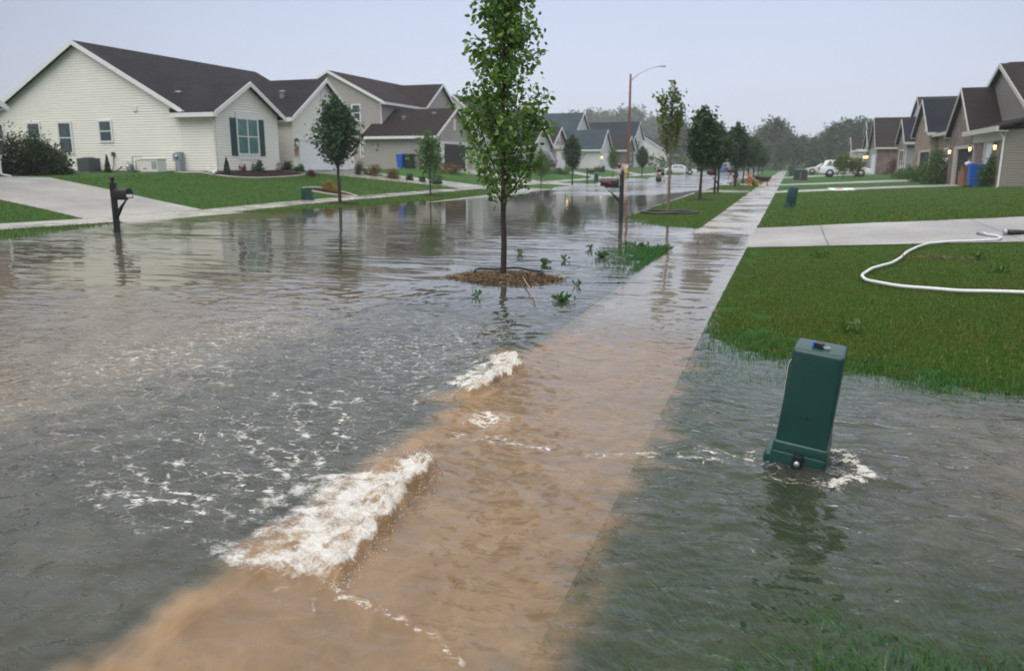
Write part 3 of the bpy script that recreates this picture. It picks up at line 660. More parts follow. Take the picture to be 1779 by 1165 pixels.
MB().fbox('E',AX,y0-.03,y1+.03,zt+.002,zt+.24,0,.04).build('window_board',WHITE,A)
MB().fbox('E',AX,y0+.05,y1-.05,zb-.2,zb-.01,0,.03).build('sill_board',WHITE,A)
for a,b in ((400,411),(450,459)):
    ya,_=atX(a,238,AX); yb,_=atX(b,238,AX); s=MB().fbox('E',AX,ya+.03,yb-.02,zb-.02,zt-.05,0,.04)
    for i in range(14): s.fbox('E',AX,ya+.09,yb-.08,zb+.08+i*.11,zb+.14+i*.11,.04,.055)
    s.build('shutter',SHUT,A)
ya,zt=atX(519,243,AX-.02); garage_door(A,'E',AX-.02,ya,44.5,1.22,zt-.02)
y,z=atX(513,250,AX-.02); wall_lamp(A,'E',AX-.02,y,z-.05,False,1.4)
MB().fbox('E',AX-.02,y-.12,y+.12,z-.62,z-.25,0,.1).build('hanging_basket',mat('wicker',(.42,.27,.10),.8,var=.4,vscale=20),A)
ya,z0=atX(553,205,AX-.02); gable_vent(A,'E',AX-.02,42.0-.25,42.0+.25,4.75,5.75)
downspout(A,AX-.06,AY+.012,1.2,3.85,'S'); 
for px,py in ((359,145),): roof_vent(A,-29.3,33.9,5.05)
roof_vent(A,-29.6,40.0,5.45); roof_vent(A,-27.6,40.3,5.55)
x,z=atY(235,189,AY); MB().fbox('S',AY,x-.12,x+.12,z-.14,z+.14,0,.06).build('wall_vent',WHITE,A,bevel=.015)
x,z=atY(198,268,AY); MB().fbox('S',AY,x-.08,x+.08,z-.1,z+.1,0,.1).tube([(x,AY-.05,z-.1),(x-.02,AY-.06,z-.5),(x-.12,AY-.1,z-.85)],.02,6).build('outlet_box',mat('green_outlet_box',(.03,.09,.06),.5),A)
# porch and door in the recess
MB().box(-28,AX-.3,37.4,38.7,.7,1.28).build('porch_slab',CONC_F,A)
MB().fbox('E',-28,37.6,38.5,1.28,3.35,0,.05).build('front_door',mat('front_door_paint',(.30,.05,.04),.45),A)
# ---- sliver of the next house at the left edge
H=thing('neighbour_house','sliver of a taupe house at the left edge behind the dark bush','house')
wing(H,-41,-28.9,8,23.4,1.1,3.85,.5,'X',SID_D,ROOF_B,gable_hi=True,oe=.3)
downspout(H,-28.96,23.3,1.1,3.6,'E')
# ---- taupe two storey house
B=thing('two_storey_house','taupe two storey house with brown roofs and bins by its garage','house')
BY=59.2; bx1,_=atY(664,215,BY); bap,bz=atY(571,122,BY); bx0=2*bap-bx1; _,bez=atY(662,178,BY)
wing(B,bx0,bx1,BY,74,1.15,bez+.1,(bz-.15-bez-.1)/((bx1-bx0)/2),'Y',SID_T,ROOF_B)
gx0,_=atY(637,296,57.7)
wing(B,gx0,-26,57.7,65.2,1.15,3.85,.55,'X',SID_T,ROOF_B)
wing(B,bx1-3.5,bx1+.9,65.6,72.2,1.15,bez+.05,.62,'X',SID_T,ROOF_B,ridge=(bx1-5,bx1+1.15),eave0=(bx1-.3,bx1+1.15),gable_lo=False)
winS(B,BY,611,181,627,212); winS(B,BY,626,244,632,274,glass=CURTAIN)
garage_door(B,'E',-26,58.6,63.9,1.15,3.3)
MB().fbox('E',-26,59.3,63.6,1.2,3.2,.026,.05).build('garage_shade_panel',mat('painted_garage_shadow',(.03,.025,.022),.9),B)  # dark sheet over the closed door, painted to read as the shaded inside
gable_vent(B,'E',-26,61.2,61.7,4.3,5.2); downspout(B,bx1-.03,BY+.02,4.3,bez-.1,'S')
roof_vent(B,bx1+1.6,59.9,5.25); roof_vent(B,-27.4,60.6,5.55)
# ---- the row beyond it
C_=thing('row_house','grey two storey house half hidden behind the young tree in the mulch','house')
cx,cz=atY(790,166,76); ce,cez=atY(842,214,76)
wing(C_,2*cx-ce,ce-.3,76,86,1.0,cez+.2,(cz-cez-.35)/(ce-.3-cx),'Y',SID_L,ROOF_G)
wing(C_,ce-3,-24.6,78,84.5,1.0,3.5,.55,'X',SID_L,ROOF_G); garage_door(C_,'E',-24.6,79,83.5,1.0,3.1)
D=thing('row_house','brick fronted house with a grey roof and two lit lamps beside a white garage','house')
wing(D,-37,-25.5,88,94.4,.92,3.7,.62,'X',SID_T,ROOF_G)
wing(D,-37,-27.2,83.6,88.2,.92,3.6,.5,'Y',SID_T,ROOF_G)
MB().fbox('E',-25.5,88.1,94.3,.9,3.35,.0,.1).build('brick_front',BRICK2,D)
MB().fbox('E',-25.5,88,94.4,3.35,3.75,.0,.14).build('lintel_band',WHITE,D)
garage_door(D,'E',-25.4,89.6,93.2,.95,3.0); wall_lamp(D,'E',-25.4,94.0,2.75,True,1.3); gable_vent(D,'E',-25.5,90.95,91.4,4.2,5.1)
wing(D,-40,-29.5,90,97,.9,6.0,.55,'X',SID_T,ROOF_G)
window(D,'E',-27.2,85.2,86.4,1.0,3.1,cols=1,rows=1,glass=mat('white_storm_door',(.6,.62,.62),.3)); wall_lamp(D,'E',-27.2,86.8,2.6,True,1.3)
E_=thing('row_house','white sided house with a slate green roof beyond the grey roofed one','house')
wing(E_,-39,-25.5,112.5,119.6,.9,3.8,.72,'X',SID_L,ROOF_S); garage_door(E_,'E',-25.5,113.5,118.6,.9,3.1); wall_lamp(E_,'E',-25.5,113.0,2.6,True,1.4)
wing(E_,-44,-33,104,111,.9,5.9,.7,'X',SID_L,ROOF_S); window(E_,'S',112.5,-31,-30,1.8,3.2)
F_=thing('row_house','low brown roofed brick house just left of the utility pole','house')
wing(F_,-36,-25.5,131,138,1.0,4.0,.6,'X',BRICK3,ROOF_B); window(F_,'E',-25.5,133,136,1.6,3.5,cols=2)
G_=thing('row_house','house with a navy roof to the right of the utility pole','house')
wing(G_,-40,-27,142,150,1.0,4.1,.62,'X',SID_L,ROOF_K); wing(G_,-40,-30,152,163,1.0,4.2,.6,'Y',SID_L,ROOF_K); window(G_,'E',-27,144,146.5,1.8,3.4,cols=2)
for i,(px,py,Y,w,h,rm,lab,ax) in enumerate(((960,197,128,9,5.2,ROOF_S,'far green roofed house showing above the slate green roof','X'),
        (1068,212,165,10,5.2,ROOF_K,'far white house with a steep black roof above the brown roofed brick house','X'),(1030,226,150,11,3.6,ROOF_B,'far low brown roof behind the slate green roof','Y'),(1125,238,185,12,3.4,ROOF_K,'farthest dark roof right of the utility pole','Y'),(1170,262,205,12,3.,ROOF_B,'small far house behind the tall thin tree','X'))):
    r_=thing('far_house',lab,'house'); x,z=atY(px,py,Y); pit=.62; hw=w/2; rise=hw*pit
    if ax=='X': wing(r_,x-6,x+5,Y-hw,Y+hw,.6,z-rise-.15,pit,'X',SID_L,rm)
    else: wing(r_,x-hw,x+hw,Y-5,Y+6,.6,z-rise-.15,pit,'Y',SID_L,rm)
    window(r_,'E',x+(5 if ax=='X' else hw),Y-1,Y+1,z-rise-2.,z-rise-.6)
# ---- right side: nearest brick house
J=thing('brick_house','brown brick house with taupe side siding, open garage and three lit lamps','house')
JX=9.3
wing(J,10.7,22,43.4,60.5,.4,3.45,.40,'X',SID_D,ROOF_B,oe=.4,tm=TRIMB)
wing(J,JX,13.5,50.7,57.3,.3,3.5,.70,'X',BRICK1,ROOF_B,ridge=(JX-.28,16),eave0=(JX-.28,11),gable_hi=False,tm=TRIMB)
MB().box(JX,10.7,43.4,50.7,-.1,3.2).build('wall',BRICK1,J)
MB().box(JX+.012,10.75,43.388,43.43,.2,3.2).build('side_siding',SID_D,J)
rf=MB(); rf.hexa([(JX-.4,43.0,3.2),(JX-.4,50.9,3.2),(12.2,50.9,4.25),(12.2,43.0,4.25)],[(JX-.4,43.0,3.33),(JX-.4,50.9,3.33),(12.2,50.9,4.38),(12.2,43.0,4.38)]); rf.build('porch_roof',ROOF_B,J)
MB().box(JX-.52,JX-.4,43.0,50.9,3.1,3.34).box(JX-.4,JX,43.0,50.4,3.1,3.14).box(JX-.05,JX-.002,43.38,50.4,2.72,3.1).build('eave_trim',TRIMB,J)
# open garage: flat dark sheet painted as inner shade, frame, and things in it
yg0,_=atX(1690,300,JX); yg1,_=atX(1659,300,JX)
garm=mat('garage_interior',(.10,.10,.105),.9,var=.5,vscale=2)
MB().fbox('W',JX,yg0,yg1,.3,2.5,.004,.012).build('garage_shade_sheet',mat('painted_garage_shade',(.014,.014,.016),.9,var=.6,vscale=2.5),J)
fr=MB(); fr.fbox('W',JX,yg0-.16,yg0,.25,2.62,0,.12); fr.fbox('W',JX,yg1-.45,yg1+.2,.25,2.62,0,.16); fr.fbox('W',JX,yg0,yg1,2.48,2.66,0,.12); fr.build('garage_frame',mat('beige_frame',(.46,.43,.38),.5),J)
gl=MB(); gl.fbox('W',JX,yg0+.7,yg0+1.6,.9,2.0,.012,.02); gl.fbox('W',JX,yg0+1.6,yg0+2.4,.5,1.5,.012,.02); gl.build('stored_boards',mat('grey_boards',(.10,.11,.12),.7,var=.5),J)
yd0,zd=atX(1724,264,JX); yd1,_=atX(1714,264,JX)
MB().fbox('W',JX,yd0,yd1,.5,2.6,0,.03).build('front_door',DOORW,J); MB().fbox('W',JX,yd1,yd1+.55,.5,2.6,0,.05).fbox('W',JX,yd0-.1,yd0,.5,2.6,0,.05).fbox('W',JX,yd0-.1,yd1+.55,2.6,2.7,0,.05).build('door_frame',mat('beige_frame',(.46,.43,.38),.5),J)
for px,py in ((1654,264),(1690,259),(1734,256)):
    y,z=atX(px,py,JX); wall_lamp(J,'W',JX,y,z+.0,True,.85)
downspout(J,JX+.02,43.4,.4,3.1,'W')
gv=MB(); y,z=atX(1679,200,JX); gv.fbox('W',JX,y-.3,y+.3,4.1,5.0,0,.04); gv.build('gable_vent',mat('beige_vent',(.36,.33,.30),.5),J)
MB().box(JX-1.1,JX,43.4,50.3,-.3,.44).build('porch_slab',CONC_F,J)
# ---- second brick house, black roof
K=thing('brick_house','tan brick house with a black roof and an arched gable window','house')
wing(K,JX,20,65.3,73,.15,3.95,.60,'X',BRICK2,ROOF_K,tm=TRIMB)
wing(K,JX+.5,20,58.6,65.4,.2,3.75,.42,'Y',BRICK2,ROOF_K,tm=TRIMB)
wing(K,14,22,60,72,.2,5.4,.5,'X',SID_D,ROOF_B,tm=TRIMB,roof='rear_roof')
MB().fbox('S',58.6,JX+.52,20,.3,3.55,0,.02).build('side_siding',SID_B,K)
y,z=atX(1610,214,JX); aw=MB().fbox('W',JX,y-.45,y+.45,z-.7,z+.35,0,.03); aw.lathe([(.45,0),(.45,.03)],(JX-.03,y,z+.35),16,'X'); aw.build('arched_window',GLASS,K)
ya,_=atX(1612,300,JX); yb,_=atX(1600,300,JX); MB().fbox('W',JX,ya,yb+1.2,.15,2.5,0,.012).build('garage_shade_sheet',mat('painted_garage_shade',(.014,.014,.016),.9),K)  # thin dark sheet on the brick, its colour imitating the shade indoors
MB().fbox('W',JX,yb+1.2,yb+1.9,.15,2.6,0,.06).fbox('W',JX,ya-.15,ya,.15,2.6,0,.06).fbox('W',JX,ya,yb+1.2,2.5,2.65,0,.06).build('garage_frame',mat('beige_frame',(.46,.43,.38),.5),K)
window(K,'W',JX+.5,60.6,62.2,1.3,2.7,cols=2); downspout(K,JX+.55,58.58,.2,3.4,'W')
# ---- third: small black gable with grey side
M_=thing('brick_house','small tan brick gable with a blue grey sided wall beside the black roofed house','house')
wing(M_,JX,18,77.6,83.6,.1,3.6,.6,'X',SID_B,ROOF_K,tm=TRIMB); MB().fbox('W',JX,77.6,83.6,0,3.5,0,.03).build('brick_front',BRICK2,M_); window(M_,'W',JX-.03,79,82,.9,2.9,cols=2)
downspout(M_,JX-.05,77.7,.1,3.3,'S')
# ---- fourth: brown roof, dark brick side
O_=thing('brick_house','dark brick house with a big brown roof and white garage behind the white estate car','house')
wing(O_,JX,22,103.4,112.5,.1,3.7,.72,'X',BRICK3,ROOF_B,tm=TRIMB); MB().fbox('W',JX,103.5,112.4,-.1,3.5,0,.05).build('front_siding',SID_G,O_)
garage_door(O_,'W',JX-.05,104,108.6,.1,2.7)
wing(O_,14,26,104,116,.1,6.4,.5,'X',SID_L,ROOF_B,tm=TRIMB,roof='rear_roof')
Q_=thing('row_house','grey green house with porch lamps behind the bush and white estate car','house')
wing(Q_,JX+.4,20,118,127,.1,3.7,.55,'X',SID_G,ROOF_B); wing(Q_,JX+2.2,22,127.2,137,.1,4.2,.5,'X',SID_G,ROOF_B)
MB().box(JX-.9,JX-.7,118.5,118.8,0,3.3).box(JX-.9,JX-.7,122.6,122.9,0,3.3).box(JX-1.1,JX+.4,118.2,123.2,3.3,3.6).build('porch',WHITE,Q_)
for y in (119.3,121.3,124.5): wall_lamp(Q_,'W',JX+.4,y,2.6,True,1.2)
window(Q_,'W',JX+.4,120,121,1,3)
S_=thing('row_house','farthest right house with a navy roof and pale corner','house')
wing(S_,12,30,148,160,.2,6.0,.45,'X',SID_L,ROOF_K); wing(S_,9.6,13,148.4,156,.2,4,.55,'X',SID_L,ROOF_B); window(S_,'W',12,150,152,3.5,5,cols=2)
# ---------------------------------------------------------------- vegetation
BARK=mat('bark',(.055,.042,.034),.85,.2,var=.5,vscale=30,bump=.004,bscale=60)
BARK_P=mat('pale_bark',(.20,.165,.125),.85,.2,var=.4,vscale=25,bump=.004,bscale=50)
LEAF_H=leafmat('pear_leaf',((0,(.042,.115,.017)),(.55,(.085,.185,.026)),(.85,(.145,.24,.034)),(1,(.21,.26,.05))),.32,.35)
LEAF_D=leafmat('dense_leaf',((0,(.013,.044,.012)),(.6,(.024,.066,.016)),(1,(.045,.098,.020))),.2)
LEAF_Y=leafmat('yellow_green_leaf',((0,(.06,.10,.015)),(.6,(.10,.145,.022)),(1,(.16,.17,.03))),.35)
LEAF_L=leafmat('light_leaf',((0,(.045,.105,.018)),(.6,(.07,.14,.025)),(1,(.10,.17,.03))),.3)
LEAF_W=leafmat('wood_leaf',((0,(.022,.050,.017)),(.6,(.042,.080,.024)),(1,(.075,.105,.035))),.2)
LEAF_B=leafmat('bush_leaf',((0,(.012,.03,.012)),(.5,(.03,.06,.015)),(.86,(.05,.075,.02)),(1,(.07,.035,.02))),.2)
LEAF_R=leafmat('red_leaf',((0,(.16,.015,.012)),(.6,(.10,.012,.012)),(1,(.03,.05,.015))),.2)
LEAF_O=leafmat('golden_leaf',((0,(.36,.20,.03)),(.6,(.30,.17,.03)),(1,(.12,.13,.03))),.2)
LEAF_F=leafmat('orange_flower_leaf',((0,(.02,.05,.012)),(.55,(.035,.07,.015)),(.8,(.35,.10,.02)),(1,(.40,.16,.03))),.2)
STRAW=leafmat('straw',((0,(.06,.04,.025)),(.5,(.15,.095,.05)),(1,(.30,.22,.13))),.05,.8)
def leaves(name,pos,size,m,parent=None,rng=None,out=None,droop=.5,hero=False,aspect=.62):
    """many leaf-shaped faces at the given positions"""
    n=len(pos); rng=rng or np.random.default_rng(1)
    d=rng.normal(size=(n,3))*.7
    if out is not None: d+=out*.8
    d[:,2]-=droop; d/=np.linalg.norm(d,axis=1)[:,None]+1e-9
    w=rng.normal(size=(n,3)); w[:,2]*=.6; w-=d*(w*d).sum(1)[:,None]; w/=np.linalg.norm(w,axis=1)[:,None]+1e-9
    nn=np.cross(d,w); s=(size*rng.uniform(.7,1.25,n))[:,None]; hw=aspect/2
    if hero:
        P=[pos,pos+s*(.28*d+hw*.9*w+.06*nn),pos+s*(.66*d+hw*.85*w+.04*nn),pos+s*(d-.10*nn),pos+s*(.66*d-hw*.85*w+.04*nn),pos+s*(.28*d-hw*.9*w+.06*nn)]
        v=np.stack(P,1).reshape(-1,3); i=np.arange(n)*6
        f=np.concatenate([np.stack([i,i+1,i+2,i+3],1),np.stack([i,i+3,i+4,i+5],1)])
    else:
        P=[pos-s*.5*d,pos+s*hw*w+s*.05*nn,pos+s*.5*d,pos-s*hw*w+s*.05*nn]
        v=np.stack(P,1).reshape(-1,3); i=np.arange(n)*4; f=np.stack([i,i+1,i+2,i+3],1)
    return npmesh(name,v,f,m,parent,False)
def make_tree(kind,label,seed,H,th,r0,prof,nb,per,lsize,lm,bm=None,group=None,spread=.12,hero=False,start=.35,asc=(.55,1.0),sub=0,leader=True,droop=.5,cat='tree',wander=.03):
    """prof(t) -> crown radius for t in 0..1 over the crown; branches climb inside it and carry the leaves"""
    rng=np.random.default_rng(seed); root=thing(kind,label,cat,group=group)
    zs=np.linspace(-.25,H*.95,14); wob=np.cumsum(rng.normal(size=(14,2))*wander*H*.06,0); wob-=wob[1]
    tp=[(wob[i,0],wob[i,1],zs[i]) for i in range(14)]
    rad=[r0*(1.35 if i==0 else 1)*(1-.93*(max(zs[i],0)/H))**.9+.004 for i in range(14)]
    t=MB().tube(tp,rad,10)
    P=[];O=[]
    def tr(z): return np.array([np.interp(z,zs,wob[:,0]),np.interp(z,zs,wob[:,1]),z])
    for b in range(nb):
        f=(b+.5)/nb; zst_=th+(H*.86-th)*(f**1.1)*rng.uniform(.9,1.05); zst_=min(zst_,H*.9)
        az=b*2.39996+rng.uniform(-.5,.5)
        L=(H-zst_)*rng.uniform(*asc)*.62*((.40+.60*min(f*2,1)) if hero else 1); ze=min(zst_+L,H*.99); tc=np.clip((ze-th)/(H-th),0,1); R_=prof(tc)*rng.uniform(.72,1.05)
        a=tr(zst_); e=tr(min(ze,H*.93)); e=np.array([e[0]+R_*math.cos(az),e[1]+R_*math.sin(az),ze])
        tmid=np.clip((zst_+.35*L-th)/(H-th),0,1); mid=a*.5+e*.5; mr=min(prof(tmid),R_*.75); mid[:2]=a[:2]+np.array([math.cos(az),math.sin(az)])*mr*.85; mid[2]=zst_+.36*L
        pts=[]
        for k in range(6):
            u=k/5; q=(1-u)**2*a+2*u*(1-u)*mid+u*u*e; q=q+rng.normal(size=3)*.012*L*(k>0); pts.append(q)
        br=r0*.32*(1-zst_/H*.7)
        t.tube(pts,[br*(1-.85*k/5)+.002 for k in range(6)],5,False)
        n=int(per*(.5+R_/max(prof(.3),.01)*.6))
        u=rng.uniform(start,1.04,n); pi=np.array(pts); idx=np.clip(u*5,0,4.999).astype(int); fr=(u*5-idx)[:,None]
        q=pi[idx]*(1-fr)+pi[np.minimum(idx+1,5)]*fr
        cl=rng.normal(size=(max(3,n//9),3))*spread; q=q+cl[rng.integers(0,len(cl),n)]*(.5+u[:,None]*.6)+rng.normal(size=(n,3))*spread*.42
        P.append(q); o=q-np.array([a[0],a[1],0]); o[:,2]*=.15; O.append(o/(np.linalg.norm(o,axis=1)[:,None]+1e-6))
        for s_ in range(sub):
            k=rng.integers(2,5); d=rng.normal(size=3)*.5; d[2]=abs(d[2])*.8+.2; d[:2]+=np.array([math.cos(az),math.sin(az)])*.5; d/=np.linalg.norm(d)
            ln=L*rng.uniform(.2,.4); sp=[pts[k]+d*ln*j/3 for j in range(4)]; t.tube(sp,[br*.35*(1-.7*j/3)+.0012 for j in range(4)],4,False)
            n2=int(per*.35); u=rng.uniform(.2,1.05,n2)[:,None]; q=sp[0]+(sp[3]-sp[0])*u+rng.normal(size=(n2,3))*spread*.55; P.append(q); O.append(np.repeat((d*np.array([1,1,.3]))[None],n2,0))
    if leader:
        n=int(per*1.2); u=rng.uniform(0,1,n); z=H*.74+H*.27*u; q=np.stack([np.interp(z,zs,wob[:,0]),np.interp(z,zs,wob[:,1]),z],1)+rng.normal(size=(n,3))*np.array([1,1,.3])*spread*(.75-.3*u)[:,None]; P.append(q); O.append(rng.normal(size=(n,3))*.5)
    t.build('trunk',bm or BARK,root,True,fix=False)
    leaves('crown',np.concatenate(P),lsize,lm,root,rng,np.concatenate(O),droop,hero)
    return root
def put(o,x,y,z=None,rz=0,s=1.):
    o.location=(x,y,float(ground(x,y)) if z is None else z); o.rotation_euler=(0,0,rz); o.scale=(s,s,s) if not hasattr(s,'__len__') else s; return o
def cprof(pts): 
    a=np.array(pts); return lambda t: float(np.interp(t,a[:,0],a[:,1]))
# the young tree standing in the flooded strip
hero=make_tree('young_tree','young pear tree standing in flood water on a mulch island',7,4.75,.93,.040,cprof([(0,.46),(.10,.60),(.3,.64),(.46,.56),(.58,.38),(.74,.25),(.9,.12),(1,.05)]),40,86,.080,LEAF_H,spread=.085,hero=True,start=.10,asc=(.62,1.12),sub=3,group='trees along the flooded parkway',droop=.55)
put(hero,-3.82,10.76,.02,1.9)
def bprof(w): return cprof([(0,.42*w),(.12,.9*w),(.3,w),(.5,.85*w),(.7,.58*w),(.88,.28*w),(1,.08*w)])
thin=make_tree('thin_tree','tall thin tree with a bare pale trunk ringed by black edging',21,4.2,1.25,.05,cprof([(0,.25),(.2,.62),(.35,.5),(.5,.28),(.7,.42),(.85,.34),(1,.12)]),24,62,.125,LEAF_Y,BARK_P,spread=.10,start=.45,asc=(.6,1.),group='trees along the flooded parkway'); put(thin,-3.76,26.9,None,.6)
dense=make_tree('street_tree','dense dark oval tree, nearest on the dry grass strip right of the road',31,3.95,1.15,.065,bprof(.80),50,190,.155,LEAF_D,spread=.15,start=.2,group='trees along the flooded parkway'); put(dense,-3.72,36.3)
dense2=make_tree('street_tree','leaning dark tree beside the second black mailbox on the right strip',33,3.6,1.1,.06,bprof(.78),46,180,.155,LEAF_D,spread=.16,start=.2,group='trees along the flooded parkway'); put(dense2,-3.75,44.0,None,1.)
dense3=make_tree('street_tree','broad dark tree by the third mailbox and the orange hydrant',35,4.2,1.2,.07,bprof(.95),50,190,.165,LEAF_D,spread=.17,start=.2,group='trees along the flooded parkway'); put(dense3,-3.6,57.5,None,.4)
for i,(y,s,lab) in enumerate(((66,.95,'dark tree behind the black wheelbarrow on the right strip'),(74,1.,'second tree beyond the wheelbarrow on the right strip'),(84,.95,'third tree beyond the wheelbarrow on the right strip'),(96,.9,'fourth tree beyond the wheelbarrow on the right strip'),(110,.9,'last of the trees along the right strip, before the woods'))):
    c=copy_tree((dense,dense2,dense3)[i%3]); c['label']=lab; put(c,-3.5,y,None,1.3*i+.5,s)
# left side of the street
lt=make_tree('street_tree','dark full tree in front of the white garage on the left lawn strip',41,4.25,1.35,.07,cprof([(0,.5),(.1,.95),(.3,1.15),(.5,1.0),(.62,.75),(.75,.45),(.9,.28),(1,.1)]),50,150,.15,LEAF_D,spread=.17,start=.2,group='trees along the left strip'); put(lt,colX(591,29.0),29.0,None,.2)
lt2=make_tree('street_tree','small light green tree in front of the taupe garage wall',43,3.2,.85,.04,cprof([(0,.4),(.15,.72),(.35,.85),(.6,.6),(.8,.36),(1,.1)]),34,70,.14,LEAF_L,spread=.16,start=.25,group='trees along the left strip'); put(lt2,colX(748,37.5),37.5)
for src,px,Y,s,lab in ((dense,994,60,.93,'dark oval tree in front of the slate green roofed house'),(lt2,1065,88,1.,'light green tree left of the three people'),(dense2,1115,92,.95,'dark tree just right of the utility pole'),(lt2,940,50,.8,'small tree hidden behind the mulch island tree')):
    c=copy_tree(src); c['group']='trees along the left strip'; c['label']=lab; put(c,colX(px,Y),Y,None,px*.1,s)
# woods at the end of the street
def wood_tree(seed,H,w,lm=LEAF_W):
    return make_tree('woodland_tree','tall hazy tree in the woods at the end of the street',seed,H,H*.12,.22,cprof([(0,.5*w),(.25,.95*w),(.5,w),(.75,.75*w),(1,.2*w)]),42,150,.62,lm,spread=.75,start=.25,group='trees of the far woods',asc=(.5,1.))
wp=[wood_tree(51,11,2.6),wood_tree(53,9.5,3.0),wood_tree(55,12,2.2)]
rngw=random.Random(4); first=[True]*3
def wput(i,x,y,s):
    global first
    o=wp[i] if first[i] else copy_tree(wp[i]); first[i]=False
    o['label']='tall hazy tree in the woods at the end of the street'; put(o,x,y,None,rngw.uniform(0,6),s)
for k,(px,top,Y) in enumerate([(1322,222,215),(1342,208,205),(1368,232,200),(1390,236,205),(1410,240,198),(1425,232,215),(1446,215,205),(1470,210,210),(1495,206,212),(1515,214,220),(1535,225,225),
        (1300,240,225),(1282,236,230),(1262,240,235),(1240,246,240),(1222,232,250),(1200,226,255),(1178,205,250),(1160,215,250),(1560,232,225),(1590,236,230),(1625,238,235),
        (975,203,430),(1000,196,425),(1022,193,430),(1048,196,440),(1078,190,420),(1100,188,420),(1132,205,440),(1355,246,180),(1385,252,178),(1412,255,176),(1440,250,178),(1330,250,185),(1466,246,182),(1310,256,190),(1150,236,235)]):
    x=colX(px,Y); _,zt=atY(px,top,Y); i=k%3; H=(11,9.5,12)[i]; wput(i,x,Y,max(.35,(zt-float(ground(x,Y)))/H))
rng=np.random.default_rng(77)
n=15000; ux=rng.uniform(-60,75,n); uy=rng.uniform(168,205,n)+np.abs(ux)*.15; hh=2.6+2.2*pn(ux*.13,uy*.09,5); uz=rng.uniform(0,1,n)**.8*np.maximum(hh,.6)+ground(ux,uy)
tag(leaves('woodland_undergrowth',np.stack([ux,uy,uz],1),.75,LEAF_W,None,rng,None,.2),kind='stuff')
# shrubs
def shrub(kind,label,px,Y,w,h,lm,n=900,ls=.09,seed=1,x=None,conical=False,cat='bush',group=None,z=None):
    rng=np.random.default_rng(seed+int(px)); r=thing(kind,label,cat,group=group)
    cl=rng.normal(size=(26,3)); cl/=np.linalg.norm(cl,axis=1)[:,None]; cl*=rng.uniform(.45,1,26)[:,None]; cl[:,2]=np.abs(cl[:,2])
    q=cl[rng.integers(0,26,n)]+rng.normal(size=(n,3))*.16; 
    q[:,2]=np.abs(q[:,2])
    if conical: t=rng.uniform(0,1,n); a=rng.uniform(0,6.28,n); rr=(1-t)**.8*np.sqrt(rng.uniform(.3,1,n)); q=np.stack([rr*np.cos(a),rr*np.sin(a),t],1)
    q=q*np.array([w/2,w/2,h])*.95; q[:,2]+=.03
    leaves('foliage',q,ls,lm,r,rng,q/(np.linalg.norm(q,axis=1)[:,None]+1e-6),0.)
    s=MB()
    for k in range(7):
        e=cl[k]*np.array([w*.4,w*.4,h*.8]) if not conical else np.array([0,0,h*.9]); s.tube([(e[0]*.1,e[1]*.1,-.1),(e[0]*.5,e[1]*.5,e[2]*.5),tuple(e)],[.018,.012,.006],5,False)
        if conical: break
    s.build('stem',BARK,r,True,fix=False)
    X=colX(px,Y) if x is None else x; return put(r,X,Y,z,seed)
shrub('bush','big dark rambling bush at the left edge beside the driveway',58,25.6,2.5,1.85,LEAF_B,10000,.12,3)
shrub('bush','low reddish bush beside the big dark bush at the left edge',92,25.8,1.5,1.3,LEAF_B,2200,.11,9)
shrub('conifer','small pointed evergreen behind the left black mailbox',188,29.5,.34,.85,LEAF_D,900,.07,4,conical=True)
shrub('conifer','small pointed arborvitae left of the teal shuttered window',386,32.1,.42,.85,LEAF_D,1200,.07,5,conical=True,x=-25.3)
for px,Y,w,h,lm,lab,n in ((415,34.1,.9,.45,LEAF_F,'low mixed bush under the teal shuttered window',900),(446,35.3,1.,.6,LEAF_D,'rounded green bush under the right shutter',1200),(478,37.2,.9,.45,LEAF_F,'small mixed bush at the porch corner',800),(500,38.2,.9,.55,LEAF_B,'dark bush beside the porch step',900),(521,38.7,.7,.42,LEAF_L,'light green bush left of the white garage door',700),
        (650,44.,1.,.75,LEAF_F,'orange flecked bush beside the pale strip of drive',900),(683,44.5,.95,.6,LEAF_F,'second orange flecked bush along the pale strip of drive',900),(626,43.3,.8,.9,LEAF_B,'tall dark bush right of the dark full tree',800),(711,45.2,.5,.4,LEAF_D,'tiny green bush at the drive edge',500),(733,45.6,.5,.35,LEAF_D,'tiny bush nearest the street along the drive edge',500),(757,45.8,1.,.7,LEAF_D,'bush behind the small light green tree',900)):
    shrub('bush',lab,px,Y,w,h,lm,n,.085,6)
shrub('flower_bush','clump of red flowers in front of the white garage',542,37.9,.6,.32,LEAF_R,900,.06,2,cat='flowers')
shrub('golden_bush','round golden bush in the island bed on the left lawn',573,33.,.85,.55,LEAF_O,1500,.06,2)
shrub('flower_bush','orange flower bed by the open taupe garage',780,55.5,2.2,.8,LEAF_F,1500,.1,8,cat='flowers')
shrub('bush','low hedge in front of the brick fronted house',980,81,2.4,.7,LEAF_L,1500,.13,4)
shrub('bush','dark bush between the brick front and its white door',945,82.5,1.3,1.2,LEAF_D,1200,.13,4)
shrub('bush','small dark shrub beside the white sided house',1046,100,.8,1.0,LEAF_D,500,.14,4)
shrub('bush','brown shrub beside the white sided house',1038,100,1.,.8,LEAF_F,500,.14,5)
shrub('bush','tall rounded bush at the front door of the nearest brick house',1719,45.0,1.2,1.7,LEAF_L,3500,.11,5)
shrub('bush','wide bush between the two nearest brick houses',1634,57.9,2.0,1.9,LEAF_L,3500,.13,6,x=8.75)
shrub('bush','low bush left of the wide bush by the brick garages',1612,63,1.6,1.2,LEAF_L,2000,.12,7,x=8.6)
shrub('bush','low trimmed hedge by the small brick gable',1577,72,2.2,.8,LEAF_L,1800,.13,8,x=8.6)
